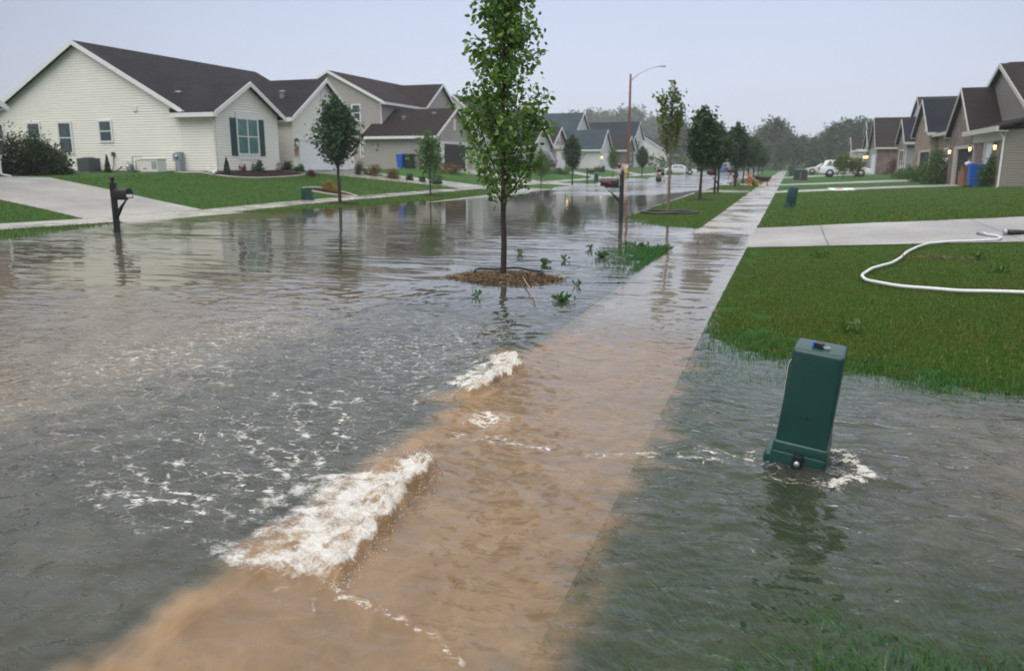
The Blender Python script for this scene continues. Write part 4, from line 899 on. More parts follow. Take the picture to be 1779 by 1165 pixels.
shrub('bush','dark bush under the dark brick side wall with red flowers',1540,100,4,1.9,LEAF_R,2500,.2,9,x=11.5)
shrub('bush','round dark bush against the grey side wall',1585,75.5,1.3,1.3,LEAF_D,1200,.13,10,x=9.6)
ft=make_tree('small_tree','small spreading tree in front of the white estate car',61,2.7,.5,.05,cprof([(0,.4),(.3,.9),(.55,1.2),(.8,.9),(1,.3)]),26,70,.2,LEAF_Y,spread=.24,start=.35); put(ft,colX(1464,82),82,None,0,.80)
c=copy_tree(ft); c['label']='smaller loose tree by the bonnet of the white estate car'; put(c,colX(1485,83),83,None,2.,.7)
# ---------------------------------------------------------------- grass blades
def blades(name,xs,ys,h,w,m,zoff=0.,lean=.5,bend=None,seed=3,kindtag=True):
    rng=np.random.default_rng(seed); n=len(xs); z=ground(xs,ys)+zoff
    a=rng.uniform(0,2*math.pi,n); hh=h*rng.uniform(.55,1.25,n); ww=w*rng.uniform(.7,1.3,n)
    la=rng.uniform(0,2*math.pi,n); ll=hh*lean*rng.uniform(.1,1.2,n)
    dx=np.cos(la)*ll; dy=np.sin(la)*ll
    if bend is not None: dx=dx*.5+bend[0]*hh; dy=dy*.5+bend[1]*hh; hh=hh*.45
    cx,cy=np.cos(a)*ww,np.sin(a)*ww
    v=np.stack([np.stack([xs-cx,ys-cy,z],1),np.stack([xs+cx,ys+cy,z],1),np.stack([xs+cx*.7+dx*.4,ys+cy*.7+dy*.4,z+hh*.6],1),np.stack([xs-cx*.7+dx*.4,ys-cy*.7+dy*.4,z+hh*.6],1),np.stack([xs+dx,ys+dy,z+hh],1)],1).reshape(-1,3)
    i=np.arange(n)*5; q=np.stack([i,i+1,i+2],1); q2=np.stack([i,i+2,i+3],1); q3=np.stack([i+3,i+2,i+4],1)
    return tag(npmesh(name,v,np.concatenate([q,q2,q3]),m,None,False,3),kind='stuff')
BLADE=leafmat('grass_blade',((0,(.042,.088,.009)),(.5,(.072,.128,.013)),(.88,(.105,.165,.022)),(1,(.22,.20,.07))),.3,.45)
def patchy(m,tint,sc):
    nt=m.node_tree; L=nt.links.new; b=nt.nodes['Principled BSDF']; src=[l for l in nt.links if l.to_socket==b.inputs['Base Color']][0].from_socket
    g=N(nt,'ShaderNodeNewGeometry'); n=N(nt,'ShaderNodeTexNoise'); n.inputs['Scale'].default_value=sc; n.inputs['Detail'].default_value=5; n.inputs['Roughness'].default_value=.65; L(g.outputs['Position'],n.inputs['Vector'])
    mr=N(nt,'ShaderNodeMapRange'); mr.inputs[1].default_value=.42; mr.inputs[2].default_value=.72; L(n.outputs[0],mr.inputs[0])
    mx=N(nt,'ShaderNodeMix',data_type='RGBA',blend_type='MULTIPLY'); L(mr.outputs[0],mx.inputs[0]); L(src,mx.inputs[6]); mx.inputs[7].default_value=(*tint,1); L(mx.outputs[2],b.inputs['Base Color'])
patchy(BLADE,(1.45,.86,.9),1.1)
BLADE_W=leafmat('wet_grass_blade',((0,(.022,.085,.022)),(.6,(.045,.15,.035)),(1,(.10,.20,.055))),.3,.35)
def scatter(n,x0,x1,y0,y1,seed,keep):
    rng=np.random.default_rng(seed); x=rng.uniform(x0,x1,n); y=rng.uniform(y0,y1,n); k=keep(x,y,rng.uniform(0,1,n)); return x[k],y[k]
# right lawn: thick near the water's edge, thinner with distance
x,y=scatter(430000,SWR+.01,7.5,6.2,16.1,11,lambda x,y,u:(u<np.clip((8.0/y)**1.6,0,1))&(x<y*.52+.5)&(ground(x,y)>-.012)&((ground(x,y)>.02)|(pn(x*3,y*3,8)>-.2-12*ground(x,y))))
blades('lawn_grass',x,y,.036,.003,BLADE,-.004,.8)
x,y=scatter(120000,SWR+.01,14,20.95,46,12,lambda x,y,u:(u<np.clip((22./y)**1.8,0,1))&(x<y*.5+1)); blades('lawn_grass',x,y,.07,.007,BLADE,-.01)
# tufts standing in the shallows along the shore and poking through along the pavement
x,y=scatter(60000,SWR+.02,3.6,5.9,7.9,13,lambda x,y,u:(ground(x,y)<.012)&(ground(x,y)>-.05)&(u<.75*np.exp(np.minimum(ground(x,y)+.004,0)/.014))&(pn(x*5,y*5,14)>-.25)); blades('shore_grass',x,y,.045,.003,BLADE_W,-.005,.7)
x,y=scatter(45000,-3.6,SWL-.03,9.0,15.9,15,lambda x,y,u:(u<np.clip(1.1-(SWL-x)/np.interp(y,[9,11,13,15.9],[.25,.6,1.15,1.45]),0,1)**1.5*np.interp(y,[9,11,13,14.5],[.05,.28,.8,1]))&(pn(x*4,y*4,16)>-.35)); blades('shore_grass',x,y,.068,.0042,BLADE_W,.012,.6)
# drowned grass under the near right and left water, combed by the current
x,y=scatter(60000,SWR+.03,3.4,1.6,6.3,17,lambda x,y,u:(pn(x*2.5,y*2.5,18)>-.3)&(u<.95)); blades('drowned_grass',x,y,.085,.0032,BLADE_W,-.005,.4,(-.55,.15))
x,y=scatter(26000,-4.7,SWL-.03,2.2,9,19,lambda x,y,u:(pn(x*2.5,y*2.5,20)>-.2)); blades('drowned_grass',x,y,.07,.0032,BLADE_W,-.01,.4,(.5,-.2))
x,y=scatter(5000,.15,1.6,1.7,2.75,21,lambda x,y,u:(u<np.clip((ground(x,y)+.03)/.04,0,1))&(pn(x*5,y*5,22)>-.2)); blades('shore_grass',x,y,.06,.003,BLADE_W,-.004,.7)
# grass strip beyond, left strips
x,y=scatter(50000,KR,SWL,21.2,60,23,lambda x,y,u:(u<np.clip((23./y)**1.6,0,1))&(ground(x,y)>-.01)); blades('lawn_grass',x,y,.06,.006,BLADE,-.01)
x,y=scatter(60000,-26,-15.6,10,46,25,lambda x,y,u:(ground(x,y)>-.015)&((x<LS1)|(x>LS0))&~((y>18)&(y<23))); blades('lawn_grass',x,y,.075,.008,BLADE,-.01)
# ---------------------------------------------------------------- objects
GREEN_P=mat('green_pedestal_plastic',(.007,.052,.046),.30,.5,var=.25,vscale=6,bump=.0006,bscale=90)
STEEL=mat('galvanised_steel',(.42,.44,.46),.35,.5,metal=.7); RED=mat('red_plastic',(.55,.03,.02),.4)
WHITEP=mat('white_plastic',(.78,.79,.80),.35,.5)
def rot_build(objs_root,tilt): objs_root.rotation_euler=tilt
# ---- leaning pedestal in the foreground
ped=thing('utility_pedestal','green plastic utility pedestal with a padlock, leaning in the rushing water','utility box')
def taper(w0,d0,w1,d1,z0,z1,off=0.):
    return MB().hexa([(-w0/2,-d0/2,z0),(w0/2,-d0/2,z0),(w0/2,d0/2,z0),(-w0/2,d0/2,z0)],[(-w1/2+off,-d1/2,z1),(w1/2+off,-d1/2,z1),(w1/2+off,d1/2,z1),(-w1/2+off,d1/2,z1)])
taper(.285,.235,.272,.215,.165,.705).build('housing',GREEN_P,ped,True,bevel=.026,seg=4)
taper(.30,.26,.295,.25,.125,.19).build('collar',GREEN_P,ped,True,bevel=.012,seg=2)
taper(.325,.285,.305,.262,-.25,.140).build('base',GREEN_P,ped,True,bevel=.02,seg=3)
MB().box(-.195,-.13,-.10,.11,-.25,.10).build('side_foot',GREEN_P,ped,True,bevel=.028,seg=3)
lt_=MB().box(-.028,.028,-.165,-.12,.015,.145); lt_.box(-.036,.036,-.15,-.12,-.02,.05)
la=lt_.build('latch',BLACK,ped,bevel=.008); MB().lathe([(.0165,-.177),(.0165,-.16)],(0,0,.10),14,'Y').build('bolt',STEEL,la,True)
MB().box(-.1415,-.1395,-.055,.045,.44,.60).xf(Matrix.Rotation(R(-.7),4,'Y')).build('sticker',WHITEP,ped)
MB().lathe([(.010,-.1195),(.010,-.113)],(0.005,0,.34),12,'Y').build('screw',BLACK,ped)
tb=MB()
for a in np.linspace(0,math.pi,9): pass
ped.location=(PEDX+.01,PEDY+.10,-.055); ped.rotation_euler=(R(5),R(6),R(-7)); ped.scale=(.95,1.05,1.02)
lk=thing('padlock','small blue and black padlock lying on top of the leaning green pedestal','padlock')
MB().box(-.030,.012,-.018,.018,0,.028).build('lock_body',BLACK,lk,bevel=.005)
MB().box(-.040,-.0305,-.019,.019,-.001,.029).build('lock_cap',mat('blue_cap',(.02,.12,.45),.35),lk,bevel=.003)
MB().tube([(.012,-.012,.014),(.034,-.013,.012),(.046,-.004,.010),(.046,.006,.010),(.034,.014,.012),(.012,.012,.014)],.0042,8).build('shackle',STEEL,lk,True)
M_top=Matrix.LocRotScale(ped.location,ped.rotation_euler,None)@Matrix.Translation((.0,-.02,.717)); lk.matrix_world=M_top@Matrix.Rotation(R(-15),4,'Z')
# ---- other green boxes
def pedestal(label,x,y,w,d,h,tilt=(0,0,0),nm='utility_pedestal'):
    p=thing(nm,label,'utility box',group='green utility boxes'); taper(w,d,w*.92,d*.9,.16*h,h).build('housing',GREEN_P,p,True,bevel=.03,seg=2); taper(w*1.12,d*1.15,w*1.08,d*1.1,-.2,.2*h).build('base',GREEN_P,p,True,bevel=.02)
    MB().box(-.03,.03,-d*.56-.04,-d*.5,.10*h,.24*h).build('latch',BLACK,p)
    p.location=(x,y,float(ground(x,y))); p.rotation_euler=tilt
pedestal('tilted green pedestal on the dry right lawn beside the pavement',colX(1371,30.5),30.5,.34,.28,.72,(0,R(9),R(10)))
pedestal('small far green pedestal at the right pavement edge, beyond the big cabinet',colX(1374,98),98,.5,.4,1.2,(0,R(4),0))
pedestal('squat green pedestal on the left lawn under the island bed',colX(534,29.5),29.5,.42,.34,.52,(0,R(-5),R(-25)))
pedestal('slim green pedestal on the left strip by the left side mailbox',colX(1036,70),70,.35,.35,.75)
tr=thing('transformer_cabinet','dark green metal cabinet standing on a pad right of the pavement','utility box',(colX(1390,73),73,float(ground(colX(1390,73),73))))
MB().box(-.62,.62,-.5,.5,-.2,.1).build('pad',CONC_F,tr); MB().box(-.55,.55,-.42,.42,.1,.9).build('cabinet',mat('dark_green_metal',(.018,.055,.045),.45,.4,var=.3),tr,bevel=.03)
MB().box(-.05,.05,-.435,-.42,.2,.8).build('label_strip',mat('faded_red_label',(.25,.08,.07),.6),tr); MB().box(-.57,.57,-.44,.44,.9,.95).build('lid',mat('dark_green_metal',(.018,.055,.045)),tr,bevel=.01)
x_=colX(1391,86); t2=thing('transformer_cabinet','pale green cabinet just behind the dark green one','utility box',(x_,86,float(ground(x_,86))))
MB().box(-.45,.45,-.4,.4,-.1,.95).build('cabinet',mat('pale_green_metal',(.16,.24,.23),.5,.4),t2,bevel=.04); MB().box(-.47,.47,-.42,.42,.95,1.0).build('lid',mat('pale_green_metal',(.16,.24,.23)),t2,bevel=.01)
# ---- mailboxes
def mailbox(label,x,y,rz,h=1.12,finial=True,flag=False,plate=False,z=None):
    r=thing('mailbox',label,'mailbox',group='black post mailboxes')
    p=MB().box(-.055,.055,-.055,.055,-.6,h); p.box(-.068,.068,-.068,.068,h,h+.03)
    p.build('post',BLACK,r,bevel=.006)
    if finial: MB().lathe([(.02,h+.03),(.05,h+.05),(.025,h+.075),(.052,h+.11),(.058,h+.14),(.045,h+.175),(.012,h+.20)],(0,0,0),12).build('finial',BLACK,r,True)
    zb=h-.32
    a=MB().box(.05,.50,-.045,.045,zb-.05,zb); n=8
    arc=[(.055+ (.42)*math.sin(t)*1., zb-.05-.30*(1-math.sin(t))**1.0) for t in np.linspace(0,math.pi/2,n)]
    low=[(.055+.30*math.sin(t),zb-.15-.36*(1-math.sin(t))) for t in np.linspace(0,math.pi/2,n)]
    for i in range(n-1):
        q=[arc[i],arc[i+1],low[i+1],low[i]]; a.hexa([(s,-.03,z_) for s,z_ in q],[(s,.03,z_) for s,z_ in q])
    a.build('bracket',BLACK,r)
    prof=[(-.095,zb),(.095,zb),(.095,zb+.13)]+[(.095*math.cos(t),zb+.13+.095*math.sin(t)) for t in np.linspace(.25,math.pi-.25,9)]+[(-.095,zb+.13)]
    b=MB().prism(prof,'X',.10,.60).build('box',BLACK,r,True,bevel=.004)
    pr=[(u*1.05,zb+(v-zb)*1.04-.004) for u,v in prof]; d=MB().prism(pr,'X',.60,.618).build('door',BLACK,b)
    MB().box(.617,.64,-.02,.02,zb+.14,zb+.17).build('door_handle',BLACK,d)
    if plate: MB().box(.619,.623,-.075,.075,zb+.02,zb+.085).build('number_plate',WHITEP,r)
    if flag:
        sd=1 if flag>0 else -1; yy=.098*sd
        MB().box(.30,.57,min(yy,yy+.008*sd),max(yy,yy+.008*sd),zb+.125,zb+.15).box(.30,.40,min(yy,yy+.008*sd),max(yy,yy+.008*sd),zb+.085,zb+.155).build('flag',RED,r)
    r.location=(x,y,float(ground(x,y)) if z is None else z); r.rotation_euler=(0,0,rz); return r
mailbox('black mailbox with a ball finial and white number plate at the flooded left kerb',-15.5,15.41,R(-12),1.14,True,0,True,z=0.)
mailbox('black mailbox with a red flag standing in deep water right of the road',-4.66,23.5,R(180),1.30,False,1,z=0.)
mailbox('black mailbox with a red flag behind the leaning dark tree',colX(1247,45.2),45.2,R(183),1.28,False,1)
mailbox('black mailbox with a red flag above the bent man in blue',colX(1278,57.),57.,R(183),1.28,False,1)
mailbox('black mailbox on the left strip in front of the slate green roofed house',colX(1020,64),64,R(3),1.25,False)
mailbox('far black mailbox on the left strip by the bent man in dark clothes',colX(1142,76),76,R(5),1.2,False); mailbox('farthest black mailbox on the left strip beyond the two bent men',colX(1192,100),100,R(5),1.25,False)
# ---- street light on a wooden pole
px_=colX(1090,87); zz=float(ground(px_,87)); pole=thing('street_light','tall brown wooden pole with a long arm street light','street light',(px_,87,zz))
MB().tube([(0,0,-.8),(0,0,3),(0.02,0,7),(0.02,0,10.75)],[.16,.15,.13,.105],12).build('pole',mat('brown_pole_wood',(.22,.10,.06),.8,.2,var=.35,vscale=6),pole,True)
MB().tube([(.05,0,10.1),(.9,0,10.75),(2.0,0,11.25),(3.0,0,11.42)],.045,8).build('arm',STEEL,pole,True)
hd=MB().ball((3.35,0,11.44),.2,10,(2.0,.9,.5)).build('lamp_head',STEEL,pole,True); MB().ball((3.45,0,11.36),.13,8,(1.3,1,.5)).build('lamp_glass',mat('lamp_glass_unlit',(.5,.52,.5),.2),hd,True)
MB().tube([(-.0,-.15,0),(0,-.13,10.0)],.02,5).build('conduit',BLACK,pole)
# ---- hose
hp=[gp(*p) for p in [(1830,517),(1779,516),(1720,514),(1640,511),(1560,504),(1515,496),(1499,489),(1500,482),(1520,471),(1548,463),(1566,452),(1576,443),(1600,432),(1625,427),(1680,424),(1722,422),(1738,418),(1732,414),(1712,411)]]
def smooth_path(P,n=8):
    P=[np.array(p) for p in P]; P=[2*P[0]-P[1]]+P+[2*P[-1]-P[-2]]; o=[]
    for i in range(1,len(P)-2):
        for k in range(n):
            t=k/n; a,b,c,d=P[i-1:i+3]; o.append(.5*(2*b+(c-a)*t+(2*a-5*b+4*c-d)*t*t+(3*b-a-3*c+d)*t**3))
    o.append(P[-2]); return o
hs=[(p[0],p[1],float(ground(p[0],p[1]))+.028+.028*(1 if i<128 else .6)) for i,p in enumerate(smooth_path(hp))]
ho=thing('hose','white discharge hose snaking over the right lawn to the drive','hose')
MB().tube(hs,.021,10).build('hose_tube',mat('white_hose',(.72,.72,.74),.45,.4,var=.15,vscale=10),ho,True)
e0,e1=Vector(hs[-1]),Vector(hs[-2]); d_=(e0-e1).normalized(); MB().tube([e0-d_*.02,e0+d_*.12,e0+d_*.14,e0+d_*.26],[.04,.04,.034,.034],10).build('nozzle',STEEL,ho,True)
x_,y_,z_=gp(1772,409); cl=thing('hose_coupling','dark hose coupling lying on the drive at the right edge','coupling',(x_,y_,z_+.06)); MB().tube([(-.25,0,0),(-.1,0,0),(.2,.05,0),(.6,.1,0)],[.05,.05,.035,.035],10).build('coupling_tube',BLACK,cl,True); MB().tube([(-.28,0,0),(-.22,0,0)],.062,10).build('collar',STEEL,cl,True)
# ---- bins
def bin_(label,x,y,m,rz=0,h=1.05,z=None):
    r=thing('wheelie_bin',label,'bin'); taper(.46,.50,.58,.66,.06,h).build('body',m,r,bevel=.03)
    l=MB().hexa([(-.31,-.37,h),(.31,-.37,h),(.31,.34,h),(-.31,.34,h)],[(-.28,-.34,h+.05),(.28,-.34,h+.05),(.28,.32,h+.10),(-.28,.32,h+.10)]).build('lid',m,r,bevel=.015)
    for s in (-1,1): MB().lathe([(.11,-.025),(.11,.025)],(s*.25,.27,.11),12,'X').build('wheel',BLACK,r,True)
    MB().tube([(-.22,.38,h-.02),(.22,.38,h-.02)],.018,6).build('handle',BLACK,r)
    r.location=(x,y,float(ground(x,y)) if z is None else z); r.rotation_euler=(0,0,rz); return r
BLUE=mat('blue_bin_plastic',(.008,.10,.50),.4,.4); DKG=mat('dark_bin_plastic',(.010,.028,.022),.4,.4)
bin_('bright blue wheelie bin against the taupe garage wall',atY(698,290,57.1)[0],57.1,BLUE,R(-12)); b_=bin_('dark green wheelie bin beside the blue one at the taupe garage',atY(712,290,57.1)[0],57.1,DKG,R(-12))
for q in (-.1,.14): MB().box(q-.06,q+.06,-.335,-.325,.72,.82).build('green_sticker',mat('lime_sticker',(.18,.42,.08),.5),b_)
bin_('tall blue wheelie bin by the open garage of the nearest brick house',8.75,atX(1692,320,8.75)[0],BLUE,R(95),1.15,.42)
# ---- things by the nearest brick garage
def carton(label,x,y,z,w,d,h,rz,m):
    r=thing('cardboard_box',label,'box',(x,y,z),rz); MB().box(-w/2,w/2,-d/2,d/2,0,h).build('carton',m,r,bevel=.01)
    MB().box(-w/2,w/2,-.03,.03,h,h+.004).build('tape',mat('packing_tape',(.40,.30,.18),.3),r); MB().hexa([(-w/2,-d/2,h),(w/2,-d/2,h),(w/2,-d/2-.01,h),(-w/2,-d/2-.01,h)],[(-w/2,-d/2-.16,h+.1),(w/2,-d/2-.16,h+.1),(w/2,-d/2-.17,h+.1),(-w/2,-d/2-.17,h+.1)]).build('flap',m,r)
CARD=mat('cardboard',(.26,.145,.075),.8,.2,var=.3)
gyb=atX(1676,322,9.0)[0]; z9=float(ground(9.,gyb))
carton('brown cardboard box in the open brick garage',9.0,gyb,z9+.02,.5,1.0,.75,.1,CARD); carton('smaller brown carton on the cardboard box in the garage',9.0,gyb+.1,z9+.78,.45,.8,.28,-.1,CARD)
bag=thing('plastic_bag','white plastic bag slumped on the cartons in the open garage','bag',(9.0,gyb-.3,z9+1.06)); MB().ball((0,0,.1),.2,10,(1,1.2,.6)).build('bag_body',WHITEP,bag,True); MB().tube([(0,0,.18),(.02,.03,.30)],[.05,.02],8).build('bag_knot',WHITEP,bag,True)
# ---- services on the cream wall
x_,_=atY(155,290,31.6); ac=thing('air_conditioner','grey slatted air conditioning unit against the cream wall','air conditioner',(x_,31.6,1.2))
MB().box(-.45,.45,-.45,.45,-.2,.05).build('pad',CONC_F,ac)
acb=MB().box(-.36,.36,-.36,.36,.06,.72)
for i in range(12):
    z0=.1+i*.05; acb.box(-.385,.385,-.385,.385,z0,z0+.025)
acb.build('casing',mat('grey_ac_metal',(.10,.11,.12),.5,.4),ac); MB().lathe([(.30,.72),(.30,.745),(.06,.76)],(0,0,0),20).build('fan_guard',BLACK,ac)
MB().tube([(.36,.1,.2),(.6,.2,.1),(1.1,.6,.08),(1.4,.7,.3)],.03,6).build('pipe',BLACK,ac,True)
x_,_=atY(267,297,31.3); gn=thing('generator','white boxy standby generator with a red badge on the left lawn','generator',(x_,31.3,1.2))
MB().box(-.58,.58,-.34,.34,-.2,.06).build('pad',CONC_F,gn); MB().box(-.52,.52,-.30,.30,.06,.62).build('casing',mat('cream_metal',(.66,.66,.63),.4,.4),gn,bevel=.03); MB().box(-.55,.55,-.33,.33,.62,.70).build('lid',mat('cream_metal',(.66,.66,.63)),gn,bevel=.03)
gl=MB()
for i in range(8): gl.box(.18+i*.04,.20+i*.04,-.315,-.30,.2,.55)
gl.build('vent',mat('grey_louvre',(.40,.41,.40),.5),gn); gb=MB(); gb.box(-.34,-.12,-.306,-.30,.19,.235); gb.build('badge',RED,gn)
x_,_=atY(311,290,32.1); mt=thing('meter_cabinet','tall grey electric meter cabinet on the cream wall','meter box',(x_,32.15,1.15)); GREYM=mat('grey_meter_paint',(.27,.31,.34),.5,.4)
MB().box(-.13,.13,-.12,.2,-.2,1.05).build('cabinet',GREYM,mt,bevel=.015); MB().lathe([(.085,-.20),(.085,-.12)],(-.02,0,.82),14,'Y').build('meter_dial',STEEL,mt,True); MB().box(-.36,-.18,-.02,.2,.62,.98).build('side_box',GREYM,mt,bevel=.01); MB().tube([(-.27,.05,.62),(-.27,.05,-.1)],.025,6).build('conduit',GREYM,mt)
x_,_=atY(237,290,32.1); gm=thing('gas_meter','grey gas meter with looping pipes on the cream wall','meter',(x_,32.15,1.2)); MB().box(-.62,-.34,-.12,.12,.12,.42).build('meter_body',GREYM,gm,bevel=.04); MB().lathe([(.08,-.14),(.08,-.1)],(-.48,0,.33),12,'Y').build('dial',WHITEP,gm,True)
MB().tube([(-.55,0,-.1),(-.55,0,.55),(-.40,0,.55),(-.40,0,.42)],.022,6).build('pipe',STEEL,gm,True); MB().tube([(-.30,.05,.05),(-.30,.05,.78),(.28,.05,.78),(.28,.05,.2),(.36,.05,.05)],.022,6).build('pipe',GREYM,gm,True); MB().tube([(-.1,.05,.05),(-.1,.05,.6),(.1,.05,.6)],.018,6).build('pipe',GREYM,gm,True)
# ---- planting beds with pale edging
MULCH=mat('dark_mulch',(.045,.030,.022),.95,.1,var=.55,vscale=14,bump=.03,bscale=35); EDGE=mat('pale_edging_stone',(.42,.38,.34),.8,.2,var=.2)
def bed(label,pts,h=.10,n=6):
    r=thing('planting_bed',label,'planting bed'); P=smooth_path([(a,b,0) for a,b in pts]+[(pts[0][0],pts[0][1],0)],n)
    cx=sum(p[0] for p in P)/len(P); cy=sum(p[1] for p in P)/len(P); m=MB(); v=[]; f=[]; rings=5
    for k in range(rings):
        s=1-k/rings
        for p in P[:-1]:
            x=cx+(p[0]-cx)*s; y=cy+(p[1]-cy)*s; v.append((x,y,float(ground(x,y))+.02+h*(1-s*s)+.02*float(pn(x*6,y*6,3))*(k>0)))
    L_=len(P)-1; v.append((cx,cy,float(ground(cx,cy))+h+.02))
    for k in range(rings-1):
        for i in range(L_): f.append((k*L_+i,k*L_+(i+1)%L_,(k+1)*L_+(i+1)%L_,(k+1)*L_+i))
    for i in range(L_): f.append(((rings-1)*L_+i,(rings-1)*L_+(i+1)%L_,rings*L_))
    m.add(v,f).build('mulch',MULCH,r,True)
    MB().tube([(p[0],p[1],float(ground(p[0],p[1]))+.02) for p in P],.055,6,False).build('edging',EDGE,r,True)
def w2(px,py): q=gp(px,py); return q[0],q[1]
bed('long dark mulch bed along the front of the cream house',[(-28.4,32.2),(-27.,31.6),(-25.5,31.4),(-24.5,32.6),(-24.4,35),(-24.7,37.2),(-25.2,38.4),(-25.9,38.3),(-25.9,36),(-25.9,33),(-26.4,32.3),(-27.4,32.35)])
bx_,by_=colX(566,33.2),33.2
bed('small curved island bed with the round golden bush',[(bx_-.9,by_-.5),(bx_,by_-.9),(bx_+.9,by_-.6),(bx_+1.6,by_+.1),(bx_+.6,by_+.7),(bx_-.7,by_+.6)])
sp=thing('splash_spout','white elbowed drain spout at the corner of the cream house','drain pipe',(-25.55,31.5,1.18)); MB().tube([(-.15,.35,.1),(0,0,.08),(.12,-.22,.03)],.06,8).build('spout',WHITE,sp,True); MB().tube([(-.3,.0,.0),(-.32,-.02,.30)],.03,6).build('stub_pipe',WHITE,sp,True)
# ---- mulch island, edging ring and washed-up bits
mx_,my_=-3.80,10.76
isl=thing('mulch_mound','mound of shredded straw mulch round the young tree in the water','mulch mound')
rg=np.random.default_rng(9); m=MB(); v=[];f=[]; nr,na=9,48
for k in range(nr):
    for i in range(na):
        a=2*math.pi*i/na; s=1-k/nr; rr=s*(.62+.13*float(pn(math.cos(a)*2,math.sin(a)*2,5))); x=mx_+rr*1.12*math.cos(a); y=my_+rr*.8*math.sin(a); v.append((x,y,-.05+.092*(1-s**2.2)+.014*float(pn(x*12,y*12,6))*(k>0)))
for k in range(nr-1):
    for i in range(na): f.append((k*na+i,k*na+(i+1)%na,(k+1)*na+(i+1)%na,(k+1)*na+i))
f.append(tuple((nr-1)*na+i for i in range(na))); m.add(v,f).build('mound',mat('wet_mulch',(.085,.046,.028),.9,.2,var=.7,vscale=26,bump=.03,bscale=50),isl,True)
n=3600; rr=np.sqrt(rg.uniform(0,1,n))*(.70+.16*pn(np.arange(n)*.37,np.arange(n)*.11,3)); a=rg.uniform(0,2*math.pi,n); q=np.stack([mx_+rr*1.15*np.cos(a),my_+rr*.82*np.sin(a),.0+.052*np.clip(1-(rr/.66)**2.2,-.05,1)+rg.uniform(0,.014,n)],1)
so=leaves('straw',q,.15,STRAW,isl,rg,rg.normal(size=(n,3))*np.array([1,1,.05])*2,0.,False,.07)
def ring(label,cx,cy,rx,ry,a0,a1,z,m,rad=.022,seed=0):
    pts=[(cx+rx*math.cos(t)*(1+.06*math.sin(3*t+seed)),cy+ry*math.sin(t),z+.012*math.sin(5*t+seed)) for t in np.linspace(a0,a1,40)]
    o=MB().tube(pts,rad,8).build('edging_strip',m,None,True); return tag(o,label,'garden edging')
ring('black plastic edging strip curling behind the straw mound',mx_+.02,my_+.06,.50,.40,R(-5),R(185),.085,BLACK,.017)
ring('black plastic edging ring round the foot of the tall thin tree',-3.72,26.8,.92,.75,0,R(358),.07,BLACK,.045,2)
rb=thing('mulch_patch','dark mulch inside the black ring under the tall thin tree','mulch mound'); MB().lathe([(.9,.02),(.75,.05),(.3,.08),(.05,.09)],(-3.72,26.8,.01),24).build('mulch',MULCH,rb,True)
for i,(x,y) in enumerate(((-3.72,36.3),(-3.75,44.0),(colX(591,29.0),29.0),(colX(748,37.5),37.5))):
    o=MB().lathe([(.75,-.02),(.6,.02),(.25,.05),(.04,.06)],(x,y,float(ground(x,y))),20).build('mulch_patch',MULCH,None,True)
    tag(o,('brown mulch patch under the nearest dense tree on the right strip','brown mulch patch under the leaning dark tree','brown mulch patch under the dark full tree on the left','brown mulch patch under the small light green tree')[i],'mulch mound')
def stick(label,pp,r,m,z=.015):
    pts=[(*gp0(*p),z+(.02 if 0<i<len(pp)-1 else 0)) for i,p in enumerate(pp)]; o=MB().tube(pts,[r*(1-.4*i/len(pts)) for i in range(len(pts))],6).build('stick',m,None,True); return tag(o,label,'stick')
TAN=mat('tan_reed',(.40,.28,.18),.7,.2,var=.3)
stick('long tan reed bent over the front of the straw mound',[(894,478),(908,487),(916,500),(926,515),(932,531)],.009,TAN,.03); stick('thin reed pointing right from the straw mound',[(950,482),(975,480),(998,478)],.008,TAN,.02); stick('thin reed pointing left from the straw mound',[(812,485),(795,482),(780,479)],.008,TAN,.02)
WEED=leafmat('floating_weed_leaf',((0,(.02,.07,.015)),(.6,(.04,.12,.02)),(1,(.07,.15,.03))),.3,.3)
def weedmesh(nm,q,sz,m,rgw,c):
    o=leaves(nm+'_leaves',q,sz,None,None,rgw,np.array([[0,0,1.4]])+rgw.normal(size=q.shape)*.5,0.,True,.5); me=o.data; b=MB()
    b.add([tuple(v.co) for v in me.vertices],[tuple(p.vertices) for p in me.polygons]); bpy.data.objects.remove(o)
    for p in q: b.tube([c,((c[0]+p[0])/2,(c[1]+p[1])/2,p[2]*.6+.004),tuple(p)],.0035,3,False)
    return b.build(nm,m,None,False,fix=False)
def weed(px,py,lab,n,s,seed):
    rgw=np.random.default_rng(seed); x,y=gp0(px,py); q=rgw.normal(size=(n,3))*np.array([s*.62,s*.62,.016]); q[:,2]=np.abs(q[:,2])*1.6+.012; q+=np.array([x,y,0])
    o=weedmesh('water_weed',q,.065,WEED,rgw,(x,y,-.03)); tag(o,lab,'weed','weeds in the flood water')
for i,(px,py,n,s,lab) in enumerate(((976,524,46,.075,'leafy green weed in the water just right of the straw mound'),(945,459,26,.08,'small weed in the water beyond the straw mound'),(1046,446,40,.11,'dark green clump of weed left of the submerged grass strip'),(1115,431,40,.15,'broad weed at the edge of the grass strip by the deep mailbox'),(1157,434,46,.12,'bright weed tuft at the tip of the submerged grass strip'),
        (1093,428,30,.12,'weed tuft behind the submerged grass strip'),(1026,432,14,.10,'sparse weed floating left of the deep mailbox'),(982,452,12,.07,'tiny floating weed between the straw mound and the mailbox'),(1004,497,8,.06,'few weed leaves right of the straw mound'),(828,515,8,.05,'single weed sprig left below the straw mound'),(902,442,16,.09,'small weed floating behind the young tree'))):
    weed(px,py,lab,n,s,i+3)
